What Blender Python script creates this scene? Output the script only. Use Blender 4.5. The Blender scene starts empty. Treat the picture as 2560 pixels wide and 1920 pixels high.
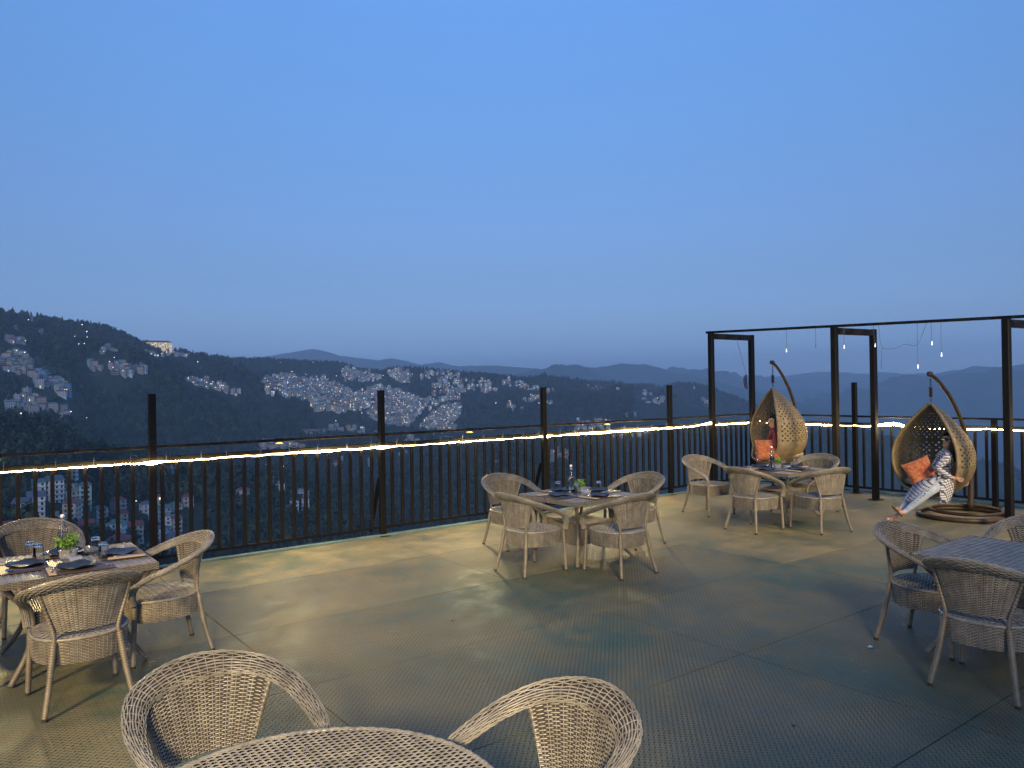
import bpy, math, random
import numpy as np
from mathutils import Vector, Matrix

# ------------------------------------------------------------------ camera, sky, light
S = bpy.context.scene
COL = S.collection
R = math.radians
# world axes: X runs along the long railing, Y out towards the valley, Z up; deck top is z = 0
YAW = R(52.87)
cam_d = bpy.data.cameras.new('camera')
cam_d.sensor_width = 36.0
cam_d.lens = 36.0 * 1931.1 / 2560.0
cam_d.clip_start = 0.05
cam_d.clip_end = 60000.0
cam = bpy.data.objects.new('camera', cam_d)
COL.objects.link(cam)
_fw = Vector((math.cos(YAW), math.sin(YAW), math.tan(R(0.212)))).normalized()
_r0 = Vector((math.sin(YAW), -math.cos(YAW), 0.0))
_u0 = _r0.cross(_fw)
_ro = R(0.896)
_ri = _r0 * math.cos(_ro) - _u0 * math.sin(_ro)
_up = _r0 * math.sin(_ro) + _u0 * math.cos(_ro)
cam.matrix_world = Matrix(((_ri.x, _up.x, -_fw.x, 0.0), (_ri.y, _up.y, -_fw.y, 0.0), (_ri.z, _up.z, -_fw.z, 2.0), (0, 0, 0, 1)))
S.camera = cam

W = bpy.data.worlds.new('World')
S.world = W
W.use_nodes = True
_nt = W.node_tree
_nt.nodes.clear()
_out = _nt.nodes.new('ShaderNodeOutputWorld')
_bg = _nt.nodes.new('ShaderNodeBackground')
_sky = _nt.nodes.new('ShaderNodeTexSky')
_sky.sky_type = 'NISHITA'
_sky.sun_disc = False
_sky.sun_elevation = R(5.0)
_sky.sun_rotation = R(217.1)          # the sun has gone down behind the viewer
_sky.altitude = 2100
_sky.air_density = 1.0
_sky.dust_density = 0.3
_sky.ozone_density = 3.0
_bg.inputs['Strength'].default_value = 0.12
# dusk sky: deeper overhead, greyer towards the horizon (all the way round)
_tc = _nt.nodes.new('ShaderNodeTexCoord')
_sx = _nt.nodes.new('ShaderNodeSeparateXYZ')
_nt.links.new(_tc.outputs['Generated'], _sx.inputs[0])
_ramp = _nt.nodes.new('ShaderNodeValToRGB')
_nt.links.new(_sx.outputs['Z'], _ramp.inputs[0])
SKY_STOPS = [(0.0, (0.120, 0.136, 0.270)), (0.034, (0.162, 0.163, 0.266)), (0.075, (0.196, 0.160, 0.200)), (0.136, (0.222, 0.172, 0.191)),
             (0.252, (0.280, 0.232, 0.252)), (0.357, (0.330, 0.302, 0.326)), (0.438, (0.385, 0.365, 0.393)), (0.60, (0.57, 0.55, 0.59)), (1.0, (0.90, 0.86, 0.90))]
_el = _ramp.color_ramp.elements
while len(_el) > 1:
    _el.remove(_el[-1])
_el[0].position = SKY_STOPS[0][0]
_el[0].color = (*SKY_STOPS[0][1], 1)
for _p, _c in SKY_STOPS[1:]:
    _e = _el.new(_p)
    _e.color = (*_c, 1)
_mul = _nt.nodes.new('ShaderNodeVectorMath')
_mul.operation = 'MULTIPLY'
_nt.links.new(_sky.outputs[0], _mul.inputs[0])
_nt.links.new(_ramp.outputs[0], _mul.inputs[1])
_scl = _nt.nodes.new('ShaderNodeVectorMath')
_scl.operation = 'SCALE'
_scl.inputs['Scale'].default_value = 8.0
_nt.links.new(_mul.outputs[0], _scl.inputs[0])
_nt.links.new(_scl.outputs[0], _bg.inputs['Color'])
_nt.links.new(_bg.outputs[0], _out.inputs['Surface'])

# the last warm glow after sunset, low and very soft, from behind the viewer
_sd = bpy.data.lights.new('sun', 'SUN')
_sd.energy = 1.35
_sd.angle = R(25)
_sd.color = (1.0, 0.89, 0.80)
_so = bpy.data.objects.new('sun', _sd)
COL.objects.link(_so)
_so.rotation_euler = Vector((math.cos(YAW), math.sin(YAW), -math.tan(R(10)))).to_track_quat('-Z', 'Y').to_euler()

S.view_settings.view_transform = 'Standard'
S.view_settings.look = 'None'
S.view_settings.gamma = 1.0
S.view_settings.exposure = 0.0
S.cycles.use_denoising = True
S.cycles.max_bounces = 6
S.cycles.diffuse_bounces = 2
S.cycles.glossy_bounces = 3
S.cycles.transmission_bounces = 6
S.cycles.transparent_max_bounces = 8
S.cycles.volume_bounces = 1
S.cycles.sample_clamp_indirect = 3.0

# ------------------------------------------------------------------ helpers
def link(o, parent=None):
    COL.objects.link(o)
    if parent is not None:
        o.parent = parent
    return o

def tag(o, label=None, cat=None, group=None, kind=None):
    if label: o['label'] = label
    if cat: o['category'] = cat
    if group: o['group'] = group
    if kind: o['kind'] = kind
    return o

def empty(name, loc=(0, 0, 0), rz=0.0, parent=None):
    o = bpy.data.objects.new(name, None)
    o.empty_display_size = 0.1
    o.location = loc
    o.rotation_euler = (0, 0, rz)
    return link(o, parent)

class MB:
    """Collects vertices and faces; build() links them as one mesh object."""
    def __init__(self):
        self.v = []; self.f = []; self.m = []; self.n = 0
    def add(self, verts, faces, mi=0):
        verts = np.asarray(verts, dtype=float).reshape(-1, 3)
        faces = [tuple(int(i) + self.n for i in f) for f in faces]
        self.v.append(verts); self.f.extend(faces); self.m.extend([mi] * len(faces)); self.n += len(verts)
        return self
    def box(self, lo, hi, mi=0):
        x0, y0, z0 = lo; x1, y1, z1 = hi
        return self.add([(x0, y0, z0), (x1, y0, z0), (x1, y1, z0), (x0, y1, z0), (x0, y0, z1), (x1, y0, z1), (x1, y1, z1), (x0, y1, z1)],
                        [(0, 3, 2, 1), (4, 5, 6, 7), (0, 1, 5, 4), (1, 2, 6, 5), (2, 3, 7, 6), (3, 0, 4, 7)], mi)
    def cbox(self, lo, hi, c=0.004, mi=0):
        """a box with chamfered edges"""
        x0, y0, z0 = lo; x1, y1, z1 = hi
        vs = []; idx = {}
        X = (x0, x1); Y = (y0, y1); Z = (z0, z1)
        for i in (0, 1):
            for j in (0, 1):
                for k in (0, 1):
                    sx = c if i == 0 else -c; sy = c if j == 0 else -c; sz = c if k == 0 else -c
                    idx[i, j, k, 'x'] = len(vs); vs.append((X[i], Y[j] + sy, Z[k] + sz))
                    idx[i, j, k, 'y'] = len(vs); vs.append((X[i] + sx, Y[j], Z[k] + sz))
                    idx[i, j, k, 'z'] = len(vs); vs.append((X[i] + sx, Y[j] + sy, Z[k]))
        fs = []
        for s in (0, 1):
            q = [(s, 0, 0), (s, 1, 0), (s, 1, 1), (s, 0, 1)]
            fs.append([idx[(*t, 'x')] for t in (q if s else q[::-1])])
            q = [(0, s, 0), (1, s, 0), (1, s, 1), (0, s, 1)]
            fs.append([idx[(*t, 'y')] for t in (q[::-1] if s else q)])
            q = [(0, 0, s), (1, 0, s), (1, 1, s), (0, 1, s)]
            fs.append([idx[(*t, 'z')] for t in (q if s else q[::-1])])
        for a in (0, 1):
            for b in (0, 1):
                fs.append([idx[a, b, 0, 'x'], idx[a, b, 1, 'x'], idx[a, b, 1, 'y'], idx[a, b, 0, 'y']])
                fs.append([idx[a, 0, b, 'x'], idx[a, 1, b, 'x'], idx[a, 1, b, 'z'], idx[a, 0, b, 'z']])
                fs.append([idx[0, a, b, 'y'], idx[1, a, b, 'y'], idx[1, a, b, 'z'], idx[0, a, b, 'z']])
                for k in (0, 1):
                    fs.append([idx[a, b, k, 'x'], idx[a, b, k, 'y'], idx[a, b, k, 'z']])
        return self.add(vs, fs, mi)
    def tube(self, path, rad, n=8, closed=False, caps=True, flat=None, mi=0, up=None):
        """a tube along path; rad is a number or a list; flat=(wide, thin) scales with direction up as the wide axis"""
        P = np.asarray(path, dtype=float)
        m = len(P)
        T = np.gradient(P, axis=0) if not closed else np.roll(P, -1, 0) - np.roll(P, 1, 0)
        T /= np.linalg.norm(T, axis=1)[:, None] + 1e-12
        rad = np.broadcast_to(np.asarray(rad, dtype=float), (m,)) if np.ndim(rad) < 2 else rad
        N = np.zeros_like(P)
        if up is not None:
            U = np.broadcast_to(np.asarray(up, dtype=float), P.shape)
            N = U - T * (U * T).sum(1)[:, None]
            N /= np.linalg.norm(N, axis=1)[:, None] + 1e-12
        else:
            a = np.array((0, 0, 1.0)) if abs(T[0][2]) < 0.9 else np.array((1.0, 0, 0))
            a = a - T[0] * (a @ T[0]); a /= np.linalg.norm(a)
            for i in range(m):
                a = a - T[i] * (a @ T[i]); a /= np.linalg.norm(a) + 1e-12
                N[i] = a
        B = np.cross(T, N)
        ang = np.arange(n) * 2 * math.pi / n + (math.pi / 4 if n == 4 else 0)
        ca, sa = np.cos(ang), np.sin(ang)
        w, h = flat if flat is not None else (1.0, 1.0)
        V = P[:, None, :] + rad[:, None, None] * (N[:, None, :] * (ca * w)[None, :, None] + B[:, None, :] * (sa * h)[None, :, None])
        F = []
        for i in range(m if closed else m - 1):
            k = (i + 1) % m
            for j in range(n):
                l = (j + 1) % n
                F.append((i * n + j, i * n + l, k * n + l, k * n + j))
        if caps and not closed:
            F.append(tuple(range(n))[::-1]); F.append(tuple((m - 1) * n + j for j in range(n)))
        return self.add(V.reshape(-1, 3), F, mi)
    def lathe(self, prof, n=20, center=(0, 0, 0), mi=0, caps=True):
        pr = np.asarray(prof, dtype=float); m = len(pr)
        ang = np.arange(n) * 2 * math.pi / n
        V = np.stack([np.outer(pr[:, 0], np.cos(ang)), np.outer(pr[:, 0], np.sin(ang)), np.repeat(pr[:, 1][:, None], n, 1)], -1) + np.asarray(center)
        F = [(i * n + j, i * n + (j + 1) % n, (i + 1) * n + (j + 1) % n, (i + 1) * n + j) for i in range(m - 1) for j in range(n)]
        if caps:
            if pr[0, 0] > 1e-6: F.append(tuple(range(n))[::-1])
            if pr[-1, 0] > 1e-6: F.append(tuple((m - 1) * n + j for j in range(n)))
        return self.add(V.reshape(-1, 3), F, mi)
    def sheet(self, G, mi=0, flip=False):
        """a grid of points (rows x cols x 3)"""
        G = np.asarray(G, dtype=float); r, c = G.shape[:2]
        F = [(i * c + j, i * c + j + 1, (i + 1) * c + j + 1, (i + 1) * c + j) for i in range(r - 1) for j in range(c - 1)]
        if flip: F = [f[::-1] for f in F]
        return self.add(G.reshape(-1, 3), F, mi)
    def mesh(self, name, mats=(), smooth=False):
        me = bpy.data.meshes.new(name)
        V = np.concatenate(self.v) if self.v else np.zeros((0, 3))
        me.from_pydata(V.tolist(), [], self.f)
        for m in (mats if isinstance(mats, (list, tuple)) else [mats]):
            me.materials.append(m)
        if any(self.m):
            me.polygons.foreach_set('material_index', self.m)
        if smooth:
            me.polygons.foreach_set('use_smooth', [True] * len(me.polygons))
        me.update()
        return me
    def build(self, name, mats=(), parent=None, smooth=False, loc=None, rz=None):
        o = bpy.data.objects.new(name, self.mesh(name, mats, smooth))
        if loc is not None: o.location = loc
        if rz is not None: o.rotation_euler = (0, 0, rz)
        return link(o, parent)

def copy_tree(o, parent=None):
    c = o.copy()
    for k in ('label', 'group'):
        if parent is None and k in c: del c[k]
    link(c)
    if parent is not None:
        c.parent = parent
    for ch in o.children:
        copy_tree(ch, c)
    return c

def spline(pts, n):
    """Catmull-Rom through pts (any width), n samples"""
    P = np.asarray(pts, dtype=float)
    P = np.vstack([2 * P[0] - P[1], P, 2 * P[-1] - P[-2]])
    m = len(P) - 3
    t = np.linspace(0, m, n); i = np.minimum(t.astype(int), m - 1); f = (t - i)[:, None]
    a, b, c, d = P[i], P[i + 1], P[i + 2], P[i + 3]
    return 0.5 * ((2 * b) + (-a + c) * f + (2 * a - 5 * b + 4 * c - d) * f ** 2 + (-a + 3 * b - 3 * c + d) * f ** 3)

# ------------------------------------------------------------------ materials
MATS = {}
def mat(name, color=(0.5, 0.5, 0.5), rough=0.6, metal=0.0, noise=None, bump=None, emit=None, emit_s=0.0, trans=0.0, ior=1.45, alpha=None, spec=0.5, coord='Object', sheen=0.0):
    """noise=(scale, second colour, contrast); bump=(scale, strength)"""
    if name in MATS: return MATS[name]
    m = bpy.data.materials.new(name)
    m.use_nodes = True
    nt = m.node_tree; b = nt.nodes['Principled BSDF']
    b.inputs['Base Color'].default_value = (*color, 1)
    b.inputs['Roughness'].default_value = rough
    b.inputs['Metallic'].default_value = metal
    b.inputs['IOR'].default_value = ior
    b.inputs['Specular IOR Level'].default_value = spec
    if trans: b.inputs['Transmission Weight'].default_value = trans
    if sheen: b.inputs['Sheen Weight'].default_value = sheen
    if emit:
        b.inputs['Emission Color'].default_value = (*emit, 1)
        b.inputs['Emission Strength'].default_value = emit_s
    tc = None
    if noise or bump:
        tc = nt.nodes.new('ShaderNodeTexCoord')
    if noise:
        nz = nt.nodes.new('ShaderNodeTexNoise'); nz.inputs['Scale'].default_value = noise[0]; nz.inputs['Detail'].default_value = 6
        nt.links.new(tc.outputs[coord], nz.inputs['Vector'])
        cr = nt.nodes.new('ShaderNodeValToRGB')
        k = noise[2] if len(noise) > 2 else 0.2
        cr.color_ramp.elements[0].position = 0.5 - k; cr.color_ramp.elements[0].color = (*color, 1)
        cr.color_ramp.elements[1].position = 0.5 + k; cr.color_ramp.elements[1].color = (*noise[1], 1)
        nt.links.new(nz.outputs['Fac'], cr.inputs[0]); nt.links.new(cr.outputs[0], b.inputs['Base Color'])
    if bump:
        nz = nt.nodes.new('ShaderNodeTexNoise'); nz.inputs['Scale'].default_value = bump[0]; nz.inputs['Detail'].default_value = 4
        nt.links.new(tc.outputs[coord], nz.inputs['Vector'])
        bp = nt.nodes.new('ShaderNodeBump'); bp.inputs['Strength'].default_value = bump[1]
        bp.inputs['Distance'].default_value = bump[2] if len(bump) > 2 else 0.01
        nt.links.new(nz.outputs['Fac'], bp.inputs['Height']); nt.links.new(bp.outputs[0], b.inputs['Normal'])
    MATS[name] = m
    return m

def mnode(nt, op, a, b=None, c=None):
    n = nt.nodes.new('ShaderNodeMath'); n.operation = op
    for i, x in enumerate((a, b, c)):
        if x is None: continue
        if isinstance(x, (int, float)): n.inputs[i].default_value = x
        else: nt.links.new(x, n.inputs[i])
    return n.outputs[0]

# ------------------------------------------------------------------ terrain
#TERRAIN_BEGIN
CA, SA = math.cos(R(52.87)), math.sin(R(52.87))
CRESTS = [   # crest lines of the hills: (x, y, z, slope of the flanks)
    [(-223,1483,122,0.42), (-63,1699,148,0.40), (121,1896,165,0.38), (221,1988,157,0.38), (319,2096,155,0.38), (403,2163,131,0.37), (476,2199,119,0.36), (633,2336,101,0.33), (770,2483,96,0.30), (928,2642,102,0.24), (1090,2687,95,0.21), (1210,2636,92,0.20), (1255,2559,57,0.19), (1287,2487,46,0.19), (1311,2360,68,0.19), (1388,2257,56,0.19), (1427,2173,43,0.19), (1495,2004,28,0.20), (1503,1871,-4,0.20), (1434,1669,-29,0.20) ],  # A left hill
    [(2141,2769,-40,0.20), (2181,2608,-13,0.22), (2199,2461,1,0.25), (2195,2329,11,0.25), (2240,2285,10,0.25), (2313,2283,-7,0.25), (2401,2264,-5,0.25), (2472,2186,-10,0.27), (2471,2111,2,0.30), (2465,2040,-4,0.35), (2469,1956,-22,0.45), (2525,1883,-60,0.55), (2569,1823,-92,0.60), (2610,1763,-123,0.70) ],  # D right hill
    [(2065,9580,353,0.25), (2731,9099,340,0.25), (3083,8880,395,0.25), (3253,8713,423,0.25), (3399,8549,450,0.25), (3539,8492,477,0.25), (3658,8441,458,0.25), (3773,8281,397,0.25), (3905,8109,366,0.25), (4092,7904,326,0.25), (4172,7748,348,0.25), (4320,7667,315,0.25), (4452,7591,268,0.25), (4528,7311,290,0.25), (4666,7224,248,0.25), (4772,7034,243,0.22), (4874,6718,233,0.22), (4949,6285,197,0.20), (5176,5968,154,0.20), (5225,5791,177,0.20), (5257,5488,186,0.20), (5322,5285,211,0.20), (5420,5184,199,0.20), (5401,5058,198,0.20), (5412,4899,163,0.20), (5414,4746,105,0.20), (5363,4499,88,0.20), (5331,4222,34,0.20), (5074,3564,-82,0.20), (4894,3112,-164,0.20) ],  # B far
    [(9611,9480,229,0.16), (10037,8262,165,0.16), (10035,7946,107,0.16), (9976,7531,87,0.16), (9985,7352,114,0.16), (10028,6948,88,0.16), (10044,6566,103,0.15), (9990,6280,129,0.15), (9925,6004,150,0.15), (9887,5674,140,0.15), (9833,5363,108,0.15), (9803,4990,122,0.15), (9711,4727,88,0.15), (9631,4429,95,0.15), (9598,4257,77,0.15), (9530,4164,97,0.15), (9450,3838,134,0.15), (9320,3626,132,0.15), (9281,3445,131,0.15), (9154,3209,153,0.15), (8708,2275,197,0.15), (8417,1186,118,0.15) ],  # C far right
    [(-62,637,1,0.35), (-4,660,-11,0.35), (42,679,-22,0.33), (68,687,-28,0.33), (88,694,-37,0.33), (104,692,-48,0.33), (122,679,-59,0.33) ],  # E left near
    [(299,1876,-19,0.30), (488,2094,12,0.30), (539,1926,-10,0.30), (563,1657,-58,0.28), (562,1391,-86,0.25) ],  # F spur
]
def _hash(ix, iy, s):
    h = (ix.astype(np.int64) * 374761393 + iy.astype(np.int64) * 668265263 + s * 1442695041) & 0x7fffffff
    h = ((h ^ (h >> 13)) * 1274126177) & 0x7fffffff
    return ((h ^ (h >> 16)) & 0xffff) / 65535.0
def vnoise(x, y, s=0):
    ix = np.floor(x); iy = np.floor(y); fx = x - ix; fy = y - iy
    fx = fx * fx * (3 - 2 * fx); fy = fy * fy * (3 - 2 * fy)
    a = _hash(ix, iy, s); b = _hash(ix + 1, iy, s); c = _hash(ix, iy + 1, s); d = _hash(ix + 1, iy + 1, s)
    return (a * (1 - fx) + b * fx) * (1 - fy) + (c * (1 - fx) + d * fx) * fy - 0.5
def fbm(x, y, s=0, o=4):
    r = 0.0; a = 1.0
    for k in range(o):
        r = r + a * vnoise(x, y, s + k * 17); x = x * 2.03 + 13.7; y = y * 2.03 - 7.1; a *= 0.5
    return r
def smax(a, b, k):
    h = np.clip(0.5 + 0.5 * (a - b) / k, 0, 1)
    return b * (1 - h) + a * h + k * h * (1 - h)
def terrain(x, y):
    x = np.asarray(x, dtype=float); y = np.asarray(y, dtype=float)
    r = np.hypot(x, y)
    az = np.degrees(np.arctan2(x * SA - y * CA, x * CA + y * SA))
    t = np.clip((az - 5) / 15, 0, 1); t = t * t * (3 - 2 * t)
    t = np.where(np.abs(az) > 100, 0.4, t)
    base = -118 * (1 - t) - 820 * t + 45 * fbm(x / 420, y / 420, 3) + 14 * fbm(x / 110, y / 110, 9, 3)
    h = smax(base, -6 - 0.30 * r, 25.0)
    for ci, C_ in enumerate(CRESTS):
        best = np.full(x.shape, 1e9); zc = np.zeros(x.shape); sl = np.zeros(x.shape)
        for (x0, y0, z0, s0), (x1, y1, z1, s1) in zip(C_[:-1], C_[1:]):
            dx, dy = x1 - x0, y1 - y0
            q = np.clip(((x - x0) * dx + (y - y0) * dy) / (dx * dx + dy * dy), 0, 1)
            d = np.hypot(x - x0 - q * dx, y - y0 - q * dy)
            m = d < best
            best = np.where(m, d, best); zc = np.where(m, z0 + q * (z1 - z0), zc); sl = np.where(m, s0 + q * (s1 - s0), sl)
        far = 1.0 if ci not in (2, 3) else 3.2
        gul = fbm(x / (260 * far), y / (260 * far), 31 + ci, 5) * np.minimum(best, 450 * far) * 0.30
        zr = zc - sl * np.sqrt(best ** 2 + 25 ** 2) + sl * 25 + gul
        h = smax(h, zr, 12.0)
    return h
#TERRAIN_END

def build_terrain():
    az_f = np.radians(np.linspace(-44, 44, 520)); az_b = np.radians(np.linspace(44, 316, 70))[1:-1]
    az = np.concatenate([az_f, az_b])
    rr = np.concatenate([[0.5, 12.0], np.exp(np.linspace(np.log(24), np.log(3900), 300)), np.exp(np.linspace(np.log(3960), np.log(15500), 110))])
    A, Q = np.meshgrid(az, rr)
    X = Q * (np.cos(A) * CA + np.sin(A) * SA); Y = Q * (np.cos(A) * SA - np.sin(A) * CA)
    Z = terrain(X, Y)
    nr, na = A.shape
    V = np.stack([X, Y, Z], -1).reshape(-1, 3)
    i = np.arange(nr - 1)[:, None] * na; j = np.arange(na)[None, :]; k = (j + 1) % na
    F = np.stack([i + j, i + na + j, i + na + k, i + k], -1).reshape(-1, 4)
    me = bpy.data.meshes.new('terrain')
    me.vertices.add(len(V)); me.vertices.foreach_set('co', V.ravel())
    me.loops.add(F.size); me.loops.foreach_set('vertex_index', F.ravel().astype(np.int32))
    me.polygons.add(len(F)); me.polygons.foreach_set('loop_start', np.arange(0, F.size, 4, dtype=np.int32))
    me.polygons.foreach_set('use_smooth', np.ones(len(F), dtype=bool))
    me.update(calc_edges=True); me.validate()
    m = bpy.data.materials.new('forest_floor'); m.use_nodes = True
    nt = m.node_tree; b = nt.nodes['Principled BSDF']; b.inputs['Roughness'].default_value = 0.95; b.inputs['Specular IOR Level'].default_value = 0.1
    tc = nt.nodes.new('ShaderNodeTexCoord')
    n1 = nt.nodes.new('ShaderNodeTexNoise'); n1.inputs['Scale'].default_value = 0.004; n1.inputs['Detail'].default_value = 8; n1.inputs['Roughness'].default_value = 0.62
    n2 = nt.nodes.new('ShaderNodeTexNoise'); n2.inputs['Scale'].default_value = 0.05; n2.inputs['Detail'].default_value = 5
    nt.links.new(tc.outputs['Object'], n1.inputs['Vector']); nt.links.new(tc.outputs['Object'], n2.inputs['Vector'])
    cr = nt.nodes.new('ShaderNodeValToRGB'); e = cr.color_ramp.elements
    e[0].position = 0.36; e[0].color = (0.022, 0.032, 0.022, 1); e[1].position = 0.66; e[1].color = (0.075, 0.075, 0.052, 1)
    x = e.new(0.52); x.color = (0.040, 0.050, 0.032, 1)
    mixf = mnode(nt, 'ADD', mnode(nt, 'MULTIPLY', n1.outputs['Fac'], 0.7), mnode(nt, 'MULTIPLY', n2.outputs['Fac'], 0.3))
    nt.links.new(mixf, cr.inputs[0]); nt.links.new(cr.outputs[0], b.inputs['Base Color'])
    bp = nt.nodes.new('ShaderNodeBump'); bp.inputs['Strength'].default_value = 0.7; bp.inputs['Distance'].default_value = 12.0
    nt.links.new(n2.outputs['Fac'], bp.inputs['Height']); nt.links.new(bp.outputs[0], b.inputs['Normal'])
    me.materials.append(m)
    o = bpy.data.objects.new('terrain', me)
    tag(o, kind='structure')
    return link(o)
build_terrain()

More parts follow.
